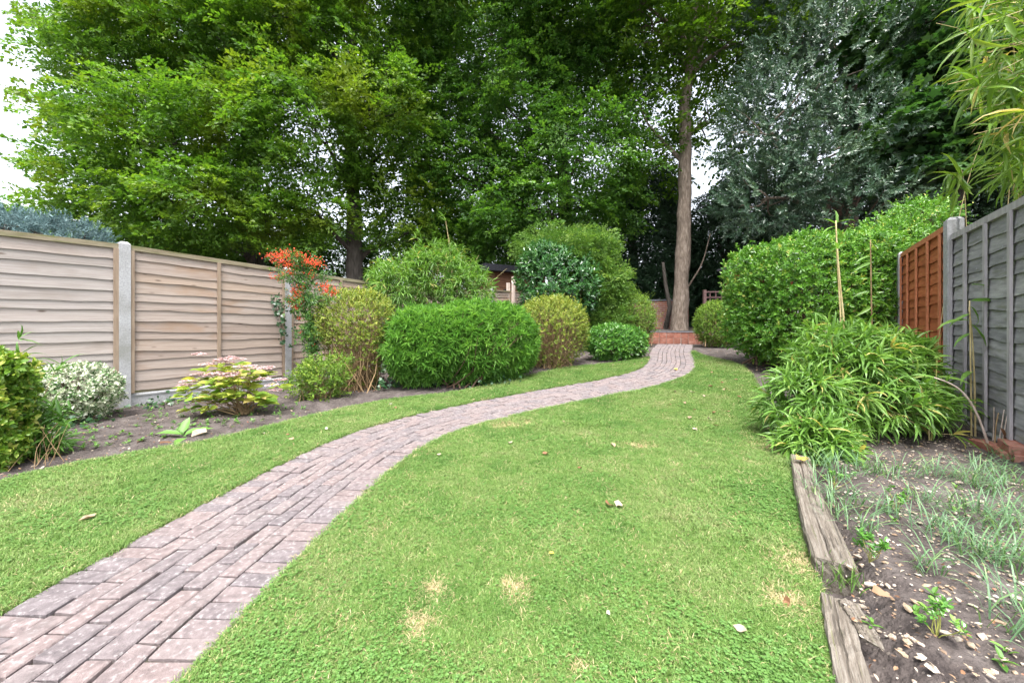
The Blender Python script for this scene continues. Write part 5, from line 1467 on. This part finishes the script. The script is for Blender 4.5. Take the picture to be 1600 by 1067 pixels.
def tall_cane(label, pts, Y, leaves_, rng, r=0.006, mat='cane', name="bamboo_cane", lsz=(0.14, 0.22), group=None):
    pts3 = [AT(x, y, Y) for x, y in pts[1:]]
    g0 = G(*pts[0]); Y0 = g0[1]
    pts3 = [g0] + [AT(x, y, Y0) for x, y in pts[1:]]
    root = thing(name, g0, label, "bamboo", group)
    cp = smooth(resample(np.array(pts3), 20), 2, 1)
    V, T = tube(cp, np.linspace(r, r * 0.6, len(cp)) * (1 + 0.18 * (np.arange(len(cp)) % 4 == 0)), 6); part("cane", V, T, M[mat], root, smooth=True)
    for (x, y, dx, dz) in leaves_:
        p = AT(x, y, Y0)
        D = np.array([dx, rng.normal(0, 0.35), dz])
        s = rng.uniform(*lsz)
        leaf_obj("leaf", root, p, D, np.array([0, -0.5, 1.0]) + rng.normal(0, 0.25, 3), s, s * 0.17, 'blade', M['lf_bamboo'], float(rng.uniform(0.2, 0.8)))
    return root
cn = "tall bare canes rising from the clump"
tall_cane("tall straw coloured bare cane with a tuft of leaves at its tip, before the hedge", [(1318, 660), (1314, 500), (1309, 420), (1306, 345)], 0, [(1306, 350, -0.9, 0.5), (1307, 348, 0.9, 0.3), (1306, 352, 0.2, 0.9), (1306, 356, 0.8, -0.5), (1306, 354, -0.9, -0.2)], rb, 0.0095, group=cn)
tall_cane("straw coloured leafless cane leaning close beside the tallest cane", [(1324, 665), (1319, 500), (1312, 440), (1308, 385)], 0, [(1308, 388, 0.8, 0.4), (1308, 390, -0.7, 0.5)], rb, 0.0095, group=cn)
tall_cane("orange brown cane with a leafy tip, between the hedge and the red panel", [(1364, 650), (1362, 500), (1361, 440), (1360, 375)], 0, [(1360, 378, -0.8, 0.3), (1360, 376, 0.9, 0.25), (1360, 400, -0.9, -0.2), (1361, 428, 0.9, 0.1), (1361, 410, -0.9, -0.3), (1361, 455, -0.9, -0.2), (1362, 468, 0.9, -0.3), (1362, 480, -0.8, -0.4), (1362, 475, 0.8, 0.3)], rb, 0.0085, 'twig', group=cn)
tall_cane("pair of straw canes' straight member with drooping leaves, before the grey panel", [(1518, 693), (1517, 600), (1516, 520), (1515, 470)], 0, [(1516, 478, 0.9, -0.9), (1516, 500, -1, 0.0), (1516, 505, 0.5, -0.8), (1517, 445, 0.9, 0.05), (1516, 470, 1.0, 0.1), (1516, 490, -0.8, -0.35), (1517, 640, 1, -0.4), (1517, 655, -1, 0.1)], rb, 0.007, group="canes before the grey panel", lsz=(0.16, 0.26))
tall_cane("thin straw cane bowed towards the grey panel, beside the stacked bricks", [(1524, 692), (1523, 600), (1519, 520), (1514, 480)], 0, [(1518, 520, -0.9, -0.4), (1522, 620, 0.9, -0.5), (1522, 640, 1.0, -0.6), (1520, 580, -0.9, -0.1)], rb, 0.007, group="canes before the grey panel", lsz=(0.16, 0.26))
tall_cane("pale thick dead cane bowed over in an arch beside the bricks", [(1548, 712), (1540, 680), (1524, 640), (1508, 615), (1490, 600), (1460, 590)], 0, [(1465, 592, -0.8, 0.3), (1480, 597, -0.5, 0.8)], rb, 0.0085, 'stake')
for i, (pts, lb) in enumerate((([(1455, 697), (1458, 640), (1462, 600), (1464, 560)], "olive green cane rising from the outer edge of the clump before the red panel"), ([(1431, 695), (1428, 640), (1427, 600), (1426, 560)], "brown straight cane at the outer edge of the bamboo clump"), ([(1452, 697), (1451, 650), (1452, 605)], "short pale cane stub beside the olive green cane"))):
    tall_cane(lb, pts, 0, [(1458 + 3 * k, 560 + 14 * k, (-1) ** k, 0.3 - 0.2 * k) for k in range(5)] if i == 0 else [], rb, 0.0065, ('cane_green', 'twig', 'cane')[i], group="canes at the edge of the clump")
for i, (pts, lb, m) in enumerate((([(1553, 712), (1556, 665), (1560, 645)], "cut orange brown stick standing in the bricks' corner", 'twig'), ([(1558, 712), (1564, 672), (1569, 640)], "thin pale stick leaning in the soil before the grey panel", 'stake'), ([(1562, 714), (1569, 675), (1575, 642)], "thin grey stick beside withered orange leaves", 'stake'), ([(1551, 700), (1553, 660), (1553, 636)], "upright thin grey stick next to the orange brown stick", 'stake'))):
    r_ = tall_cane(lb, pts, 0, [], rb, 0.005, m, "stick")
    r_["category"] = "stick"
    if i == 2:
        for k in range(4):
            leaf_obj("withered_leaf", r_, AT(1563 + 4 * k, 668 + 6 * ((k * 7) % 5), G(1562, 714)[1]), np.array([0.3 - 0.2 * k, -0.3, -1.0]), np.array([0.2, -1, 0.2]), 0.075, 0.04, 'oval', M['deadleaf'], 0.3)

# arching bamboo over the grey panel
P_, A_ = [], []
canes = []
gb = np.array([4.75, 2.9, float(H(4.75, 2.9))])
for k in range(36):
    b0 = gb + np.array([rb.normal(0, 0.3), rb.normal(0, 0.45), 0])
    py = rb.uniform(-60, 300); Y = rb.uniform(2.6, 3.6)
    px = 1450 + 0.5 * abs(py - 120) ** 0.9 * (1 if py > 120 else 0.35) + rb.uniform(0, 130)
    tip = AT(px, py, Y)
    t = np.linspace(0, 1, 12)[:, None]
    mid = np.array([b0[0] * 0.75 + tip[0] * 0.25, (b0[1] + tip[1]) / 2, tip[2] + 0.35 + 0.2 * rb.random()])
    cp = (1 - t) ** 2 * b0 + 2 * t * (1 - t) * mid + t ** 2 * tip
    canes.append(cp)
    for j in range(5):
        f = rb.uniform(0.72, 1.0); i = int(f * 11)
        P_.append(cp[i] + rb.normal(0, 0.06, 3)); A_.append(nrm(cp[min(i + 1, 11)] - cp[max(i - 1, 0)]) * [1, 1, 0.7] + rb.normal(0, 0.35, 3))
bamboo("arching_bamboo", "yellow green bamboo with long drooping leaves arching over the grey fence panel", gb, canes, (np.array(P_), np.array(A_)), M['lf_bamboo_y'], rb, 'cane', (0.16, 0.3), 0.1, 260, None, 0.0045, -0.6, 0.5)

# tall bamboo behind the feathery shrub
c = AT(670, 440, 8.0)
P_, A_ = [], []
for (px, py, Y, rx, ry_, n) in ((672, 440, 7.8, 85, 48, 520), (690, 420, 7.9, 55, 40, 230), (625, 450, 7.6, 52, 40, 200), (735, 455, 7.6, 38, 40, 170), (600, 440, 7.9, 25, 32, 50)):
    u = unit(n, rb); r = 1 - 0.4 * rb.random(n) ** 1.4
    P_.append(AT(px, py, Y) + u * r[:, None] * [rx / FPX * Y, 0.55, ry_ / FPX * Y]); A_.append(u * [1, 0.8, 0.6] + [0, -0.1, 0.25] + rb.normal(0, 0.3, u.shape))
gb = np.array([AT(670, 500, 8.0)[0], 8.0, 0.0]); gb[2] = float(H(gb[0], gb[1]))
canes = [cane_path(gb + np.array([rb.normal(0, 0.35), rb.normal(0, 0.15), 0]), AT(rb.normal(672, 40), rb.uniform(395, 450), 7.9), 0.03, rng=rb) for _ in range(40)]
canes += [np.array([gb + [0.3, 0, 0], AT(706, 430, 7.9), AT(703, 380, 7.9), AT(694, 338, 7.9)]), np.array([gb + [0.3, 0, 0], AT(708, 430, 7.9), AT(700, 370, 7.9), AT(697, 345, 7.9)])]
for (px, py) in ((694, 338), (697, 345), (655, 365), (651, 372), (660, 380)):
    P_.append(AT(px, py, 7.9)[None]); A_.append(np.array([[-0.4, -0.2, 0.5]]))
bamboo("bamboo_clump", "tall leafy bamboo standing above the feathery shrub beside the shed", gb, canes, (np.concatenate(P_), np.concatenate(A_)), M['lf_bamboo'], rb, 'cane', (0.12, 0.22), 0.12, 0)

# strappy low bamboo at the foot of the golden euonymus
P_, A_ = [], []
for (px, py, n) in ((45, 700, 18), (75, 695, 16), (60, 675, 14), (95, 660, 10), (60, 640, 8)):
    g0 = G(px, 712); 
    q = AT(px, py, g0[1]) + rb.normal(0, 0.05, (n, 3)); P_.append(q); A_.append(np.array([0.2, -0.4, 0.5]) + rb.normal(0, 0.5, (n, 3)))
for (x, y) in ((85, 580), (95, 570), (70, 590), (30, 555), (28, 530)):
    P_.append(AT(x, y, 3.2)[None]); A_.append(np.array([[0.5, 0, 0.5]]))
g0 = G(60, 725)
canes = [cane_path(g0 + rb.normal(0, 0.08, 3) * [1, 1, 0], g0 + np.array([rb.normal(0, 0.12), 0.05, rb.uniform(0.1, 0.3)]), 0.04, rng=rb) for _ in range(12)]
canes += [cane_path(g0, AT(88, 578, 3.2), 0.03, rng=rb), cane_path(g0, AT(29, 535, 3.2), 0.03, rng=rb)]
bamboo("dwarf_bamboo", "sprawling dwarf bamboo with long green leaves at the foot of the golden euonymus", g0, canes, (np.concatenate(P_), np.concatenate(A_)), M['lf_weed'], rb, 'twig', (0.09, 0.17), 0.14, 60, None, 0.0022)

# ================================================================== IVY
def ivy(label, P, Nn, rng, size=0.05, stem=None):
    root = thing("ivy", P.mean(0) * [1, 1, 0] + [0, 0, P[:, 2].min()], label, "ivy")
    n = len(P)
    D = rng.normal(0, 0.7, (n, 3)) + [0, 0, -0.5]
    lv = Leaves(); L = size * rng.uniform(0.6, 1.25, n)
    lv.add(P, D, Nn + rng.normal(0, 0.35, (n, 3)), L, L * 0.95, np.clip(rng.normal(0.4, 0.28, n), 0, 1), 'ivy'); lv.build("foliage", M['lf_ivy'], root)
    if stem is not None:
        V, T = tube(stem, 0.004, 4, False); part("stem", V, T, M['twig_dark'], root)
q = []
for (x, y, s, n) in ((430, 468, 5, 26), (434, 480, 5, 26), (438, 492, 4, 22), (440, 505, 3, 18), (441, 520, 3, 16), (440, 535, 2, 10), (456, 480, 5, 22), (462, 470, 5, 22), (463, 495, 3, 14), (461, 513, 2, 10), (455, 540, 2, 8)):
    q.append(AT(x, y, 6.22) + rb.normal(0, 1, (n, 3)) * [s / 95, 0.03, s / 80])
ivy("dark ivy climbing the concrete post behind the firethorn", np.concatenate(q), np.array([0.6, -0.8, 0.2]), rb, 0.05, np.array([AT(441, 600, 6.3), AT(441, 540, 6.25), AT(439, 500, 6.24), AT(432, 466, 6.22)]))
def gcover(label, lst, size=0.05, h=0.06):
    q = np.concatenate([G(x, y) + np.abs(rb.normal(0, 1, (n, 3))) * [0, 0, h] + rb.normal(0, 1, (n, 3)) * [r, r * 0.6, 0] for x, y, r, n in lst])
    ivy(label, q, np.array([0.1, -0.5, 0.8]), rb, size)
gcover("ivy patch creeping at the foot of the gravel board beside the hydrangea", [(245, 633, 0.12, 34), (270, 628, 0.1, 26), (300, 628, 0.1, 24), (240, 640, 0.1, 14)], 0.05, 0.05)
gcover("ivy clump on the soil between the flared honeysuckle and the feathery shrub", [(600, 605, 0.1, 40), (590, 598, 0.07, 36), (596, 612, 0.05, 14), (622, 606, 0.06, 14), (592, 585, 0.06, 20)], 0.075, 0.12)
gcover("ivy trailing under the feathery green shrub", [(690, 604, 0.18, 50), (750, 604, 0.18, 50), (790, 600, 0.12, 36), (650, 606, 0.1, 20)], 0.05, 0.06)
gcover("pale ivy at the foot of the rounded golden honeysuckle", [(825, 575, 0.12, 34), (850, 572, 0.12, 30), (840, 570, 0.1, 30)], 0.06, 0.14)
gcover("dark ivy under the variegated bush", [(95, 668, 0.15, 50), (130, 662, 0.12, 40), (60, 690, 0.12, 36), (30, 715, 0.12, 30)], 0.045, 0.06)

# ================================================================== SMALL THINGS
# blue-green grass tufts in the stony bed
rg = np.random.default_rng(505)
spots = [(1285, 730, .9), (1310, 745, 1), (1345, 735, 1), (1380, 745, .8), (1420, 740, .7), (1290, 775, .9), (1330, 790, 1), (1470, 745, 1), (1510, 755, 1.2), (1545, 770, 1.3), (1590, 760, 1.2), (1500, 800, 1.1), (1545, 830, 1.3), (1590, 820, 1.3), (1520, 870, 1.1), (1570, 890, 1.2), (1350, 830, .6), (1460, 830, .8), (1600, 880, 1.1), (1595, 960, .9), (1440, 785, .7), (1490, 850, .8), (1580, 720, 1.0), (1540, 735, 1.0), (1600, 1000, .8), (1385, 800, .5), (1310, 810, .5), (1445, 890, .6)]
for (x, y, s) in spots:
    g0 = G(x, y, 0.05); n = int(46 * s)
    root = thing("grass_tuft", g0, "blue green arching grass tuft growing in the stony bed", "grass tuft", "grass tufts of the stony bed")
    az = rg.random(n) * 6.28
    D = np.stack([np.cos(az) * 0.9 + 0.1, np.sin(az) * 0.9 - 0.2, rg.uniform(0.35, 1.3, n)], -1)
    P = g0 + np.concatenate([rg.normal(0, 0.055 * s, (n, 2)), np.zeros((n, 1))], 1)
    L = rg.uniform(0.09, 0.2, n) * (0.7 + 0.35 * s)
    lv = Leaves(); lv.add(P, D, np.stack([-np.cos(az) * 0.4, -np.sin(az) * 0.4, np.ones(n)], -1), L, rg.uniform(0.003, 0.0056, n), np.clip(rg.normal(0.5, 0.25, n), 0, 1), 'arch'); lv.build("blades", M['lf_bluegrass'], root)
# grass growing up the sleeper's side
for (x, y, lb) in ((1236, 735, "long grass wisp against the far end of the split sleeper"), (1252, 800, "long grass wisp against the middle of the split sleeper"), (1305, 905, "long grass growing in the gap between the two sleepers")):
    g0 = G(x, y); n = 60
    root = thing("grass_wisp", g0, lb, "grass tuft")
    D = np.stack([rg.normal(0, 0.35, n), rg.normal(-0.15, 0.35, n), np.ones(n)], -1)
    lv = Leaves(); lv.add(g0 + rg.normal(0, 0.035, (n, 3)) * [1, 1.3, 0], D, rg.normal(0, 1, (n, 3)), rg.uniform(0.05, 0.12, n), 0.004, rg.random(n) * 0.85, 'arch'); lv.build("blades", M['grass'], root)
# small spurge plants
for (x, y, s, lb) in ((1462, 1000, 1.0, "small bright green spurge seedling alone in bare stony soil"), (1358, 880, 1.25, "leggy bright green spurge plant beside the end of the split sleeper"), (1402, 800, 1.0, "bright green spurge plant among the blue green grass"), (1305, 765, 0.9, "bright green seedling close to the split sleeper's far half")):
    g0 = G(x, y, 0.045)
    root = thing("spurge_plant", g0, lb, "plant")
    st, tips = [], []
    for k in range(7):
        t = g0 + np.array([rg.normal(0, 0.025), rg.normal(0, 0.025), rg.uniform(0.04, 0.1)]) * s; tips.append(t)
        st.append(tube(curve(g0, t, 0.05, 4, 0, rg), 0.0016, 3, False))
    V, T = merge(st); part("stems", V, T, M['cane_green'], root)
    tips = np.array(tips)
    lv = Leaves(); lv.b.append(shoots(np.repeat(tips, 2, 0) + rg.normal(0, 0.008, (14, 3)), np.array([0, 0, 1.0]) + rg.normal(0, 0.3, (14, 3)), 9, 0.02, 0.016 * s, 0.009 * s, 90, 40, 'oval', rg)); lv.build("leaves", M['lf_gloss'], root)
# weed seedlings on the soil of the border
wp = []
for _ in range(330):
    x, y = rg.uniform(60, 480), rg.uniform(628, 715)
    if y > 735 - 0.16 * x - 8: continue
    wp.append(G(x, y, 0.015))
for _ in range(9):
    wp.append(G(rg.uniform(1330, 1590), rg.uniform(740, 1050), 0.05))
wp = np.array(wp)
lv = Leaves(); lv.b.append(shoots(wp, np.array([0, 0, 1.0]) + rg.normal(0, 0.2, wp.shape), 7, 0.016, 0.027, 0.014, 88, 45, 'oval', rg))
w_ = lv.build("weed_seedlings", M['lf_weed'], None); tag(w_, "scatter of tiny green weed seedlings on the bare soil", "weeds", kind="stuff")

# stones: a gravel scatter, and the larger flints one by one
def stone_mesh(rng, s):
    V = ico * (1 + 0.25 * rng.normal(size=(12, 1)).clip(-1.5, 1.5)) * np.array([1, rng.uniform(0.5, 0.9), rng.uniform(0.3, 0.55)]) * s
    return V
gr = []
rn = []
def soil_pt(x, y):
    p = G(x, y, 0.04)
    return np.array([p[0], p[1], float(soil_z(p[0], p[1]))])
def bedY(rng):
    while True:
        Y = rng.uniform(0.75, 3.6); X = rng.uniform(0.7, 3.6)
        xb_ = float(np.interp(Y, BR[:, 1], BR[:, 0]))
        if xb_ + 0.14 < X < 0.71 * Y + 1.45: return X, Y
for _ in range(4200):
    X, Y = bedY(rg)
    s = 0.0035 + 0.008 * rg.random() ** 3
    V = stone_mesh(rg, s); a = rg.random() * 6.28
    Rm = np.array([[math.cos(a), -math.sin(a), 0], [math.sin(a), math.cos(a), 0], [0, 0, 1]])
    gr.append((V @ Rm.T + [X, Y, float(soil_z(X, Y)) + 0.3 * s], icot)); rn.append(np.full(12, rg.random()))
for _ in range(500):
    x, y = rg.uniform(0, 480), rg.uniform(640, 750)
    if y > 752 - 0.2 * x: continue
    p = soil_pt(x, y); s = 0.004 + 0.009 * rg.random() ** 3
    gr.append((stone_mesh(rg, s) + p, icot)); rn.append(np.full(12, rg.random()))
V, T = merge(gr)
o = link("gravel", mesh_from("gravel", V, T, M['stone'], np.concatenate(rn), False)); tag(o, "small pale stones scattered through the dark soil beds", "gravel", kind="stuff")
big = [(1418, 960), (1425, 1005), (1478, 1008), (1492, 905), (1558, 975), (1536, 1003), (1456, 1052), (1497, 1015), (1430, 955), (1388, 920), (1340, 948), (1358, 905), (1418, 1008), (1565, 1038), (1520, 955), (1470, 930), (1445, 915), (1500, 940), (1375, 860), (1480, 880), (1405, 885), (1340, 862), (1550, 950), (1586, 940), (1410, 1025), (1395, 985), (1440, 1030), (1520, 1040), (1545, 1055), (1348, 925)]
SM = [mesh_from("flint", stone_mesh(rg, 1.0), icot, M['stone'], np.full(12, r), False) for r in (0.35, 0.55, 0.7, 0.85)]
for i, (x, y) in enumerate(big):
    o = link("flint_stone", SM[i % 4]); s = rg.uniform(0.011, 0.022)
    p = soil_pt(x, y); o.location = (p[0], p[1], p[2] + 0.2 * s); o.scale = (s, s, s); o.rotation_euler = (rg.normal(0, .2), rg.normal(0, .2), rg.random() * 6.28)
    tag(o, "pale flint stone lying in the dark soil of the stony bed", "stone", "flints of the stony bed")

# fallen leaves
def curled(rng, kind):
    tv, tf = TEMPL[kind]
    V = tv.copy(); V[:, 1] *= 0.8
    V[:, 0] -= 0.5
    V[:, :2] += rng.normal(0, 0.06, (len(V), 2))
    V[:, 2] = 0.9 * V[:, 1] ** 2 * rng.uniform(0.4, 2.2) + 0.5 * V[:, 0] ** 2 * rng.uniform(-0.2, 1.2) + rng.normal(0, 0.07, len(V))
    V[:, 2] -= V[:, 2].min()
    return V, tf
LM = {}
for kd in ('oval', 'maple'):
    for j in range(4):
        V, T = curled(rg, kd); LM[kd, j] = (V, T)
def fallen(x, y, s, r, label, group, dz=0.035, kd='oval', yellow=False, name="fallen_leaf", tilt=0.15):
    j = int(rg.integers(0, 4)); key = (kd, j, round(r * 6), yellow)
    if key not in LM:
        V, T = LM[kd, j]; LM[key] = mesh_from(name, V, T, M['yellowleaf' if yellow else 'deadleaf'], np.full(len(V), round(r * 6) / 6.0))
    o = link(name, LM[key]); p = G(x, y, dz); s *= 1.15
    o.location = tuple(p); o.scale = (s, s, s)
    o.rotation_euler = (rg.normal(0, tilt), rg.normal(0, tilt), rg.random() * 6.28)
    return tag(o, label, "leaf", group)
gl = "dry leaves fallen on the lawn"
fallen(952, 790, 0.05, 0.4, "curled brown half of the pair of dry leaves lying in mid lawn", None)
fallen(966, 789, 0.05, 0.85, "pale half of the pair of dry leaves lying in mid lawn", None)
fallen(1157, 986, 0.036, 0.8, "pale crumpled dry leaf on the lawn near the rotten sleeper", None)
fallen(137, 809, 0.06, 0.75, "dry tan leaf alone on the grass strip near the soil border", None)
fallen(862, 866, 0.02, 0.9, "small yellow leaf upright in mid lawn grass", None, yellow=True, kd='oval')
fallen(950, 960, 0.018, 1.0, "small white petal like scrap on the lawn", None, kd='oval', name="fallen_petal")
fallen(310, 678, 0.13, 0.9, "large pale dry leaf lying beside the dock weed", None, 0.05, 'oval')
fallen(258, 692, 0.085, 0.1, "dark shrivelled leaf lying beside the dock weed", None, 0.03, 'oval')
fallen(1254, 718, 0.085, 0.7, "yellow leaf lying on the far end of the split sleeper", None, 0.095, 'maple', True)
fallen(1375, 932, 0.055, 0.55, "curled tan leaf on the soil beyond the sleepers' gap", None, 0.06, 'oval')
fallen(1330, 893, 0.045, 0.9, "grey white dry leaf standing beside the split sleeper's end", None, 0.07, 'oval', tilt=0.8)
fallen(1228, 940, 0.03, 0.35, "orange brown leaf on the lawn beside the rotten sleeper", None, kd='oval', tilt=0.6)
fallen(1055, 577, 0.06, 0.8, "yellow leaf lying on the path near the steps", None, 0.03, 'maple', True)
for (x, y, s, r) in ((686, 710, .035, .9), (797, 692, .045, .9), (853, 709, .05, .35), (881, 659, .035, .7), (958, 696, .045, .6), (1086, 671, .05, .85), (1108, 655, .05, .9), (1118, 664, .06, .35), (1200, 669, .06, .7), (906, 731, .03, .3), (1082, 613, .05, .9), (1070, 630, .04, .7), (1047, 632, .04, .3), (1110, 604, .06, .5), (1132, 609, .06, .6), (1112, 582, .05, .5), (1100, 619, .05, .8), (1055, 612, .04, .8), (1128, 598, .05, .4), (1115, 645, .05, .4), (1077, 653, .05, .6), (1095, 575, .05, .7), (1138, 643, .05, .5), (1150, 593, .05, .5), (1003, 568, .05, .5), (992, 569, .04, .7), (958, 570, .04, .6), (1155, 620, .05, .4), (1120, 572, .05, .6), (1085, 640, .04, .3)):
    fallen(x, y, s, r, "small dry leaf fallen on the lawn grass", gl)
for (x, y, s, r) in ((610, 631, .05, .95), (618, 637, .04, .4), (512, 671, .05, .95), (455, 686, .05, .75), (410, 677, .05, .95), (450, 679, .03, .3), (740, 625, .03, .7), (925, 575, .05, .7), (882, 597, .04, .5)):
    fallen(x, y, s, r, "small dry leaf fallen on the grass strip", "dry leaves on the grass strip")
# litter of leaf scraps in the borders
lp = []
for _ in range(1500):
    u = rg.random()
    if u < 0.35:
        x, y = rg.uniform(0, 480), rg.uniform(625, 750)
        if y > 756 - 0.22 * x: continue
    elif u < 0.6:
        x, y = rg.uniform(480, 880), rg.uniform(578, 640)
        if y > 640 - 0.13 * (x - 480) - 14: continue
    elif u < 0.8:
        x, y = rg.uniform(1240, 1600), rg.uniform(700, 1060)
        if x < 1250 + (y - 712) * 0.3: continue
    else:
        x, y = rg.uniform(1090, 1200), rg.uniform(545, 580)
    lp.append(G(x, y, 0.02 if x < 1200 else 0.06))
lp = np.array(lp); n = len(lp)
lv = Leaves(); L = rg.uniform(0.01, 0.034, n) * np.where(lp[:, 0] > 0.6, 0.6, 1.0) * np.where(lp[:, 1] > 5, 1.5, 1.0)
lv.add(lp, rg.normal(0, 1, (n, 3)) * [1, 1, 0.25], np.array([0, 0, 1.0]) + rg.normal(0, 0.4, (n, 3)), L, L * 0.55, rg.random(n), 'oval')
tag(lv.build("leaf_litter", M['deadleaf'], None), "scraps of dry brown leaf littering the soil of the borders", "leaf litter", kind="stuff")
# loose bricks by the grey fence
for i, (x, y, a, dz, lb) in enumerate(((1570, 716, 0.5, 0.03, "loose red brick lying flat before the grey panel's gravel board"), (1596, 722, 0.4, 0.03, "red brick cut by the picture side, at the end of the loose row"), (1548, 706, 0.9, 0.03, "red brick at the foot of the pale arched cane"), (1585, 706, 0.45, 0.09, "red brick stacked on top of the loose red bricks"))):
    lb = lb.replace("red brick cut by the picture side, at the end of the loose row", "red brick at the outer end of the loose row")
    V, Q = brick_vt(0.215, 0.102, 0.065, rg)
    o = link("brick", mesh_from("brick", V, Q, M['brick'], np.full(len(V), rg.random()))); p = G(x, y, dz); o.location = tuple(p); o.rotation_euler = (0, 0, a + 0.45)
    o.name = "loose_brick"
    tag(o, lb, "brick")
print("TRIANGLES", TRI[0])
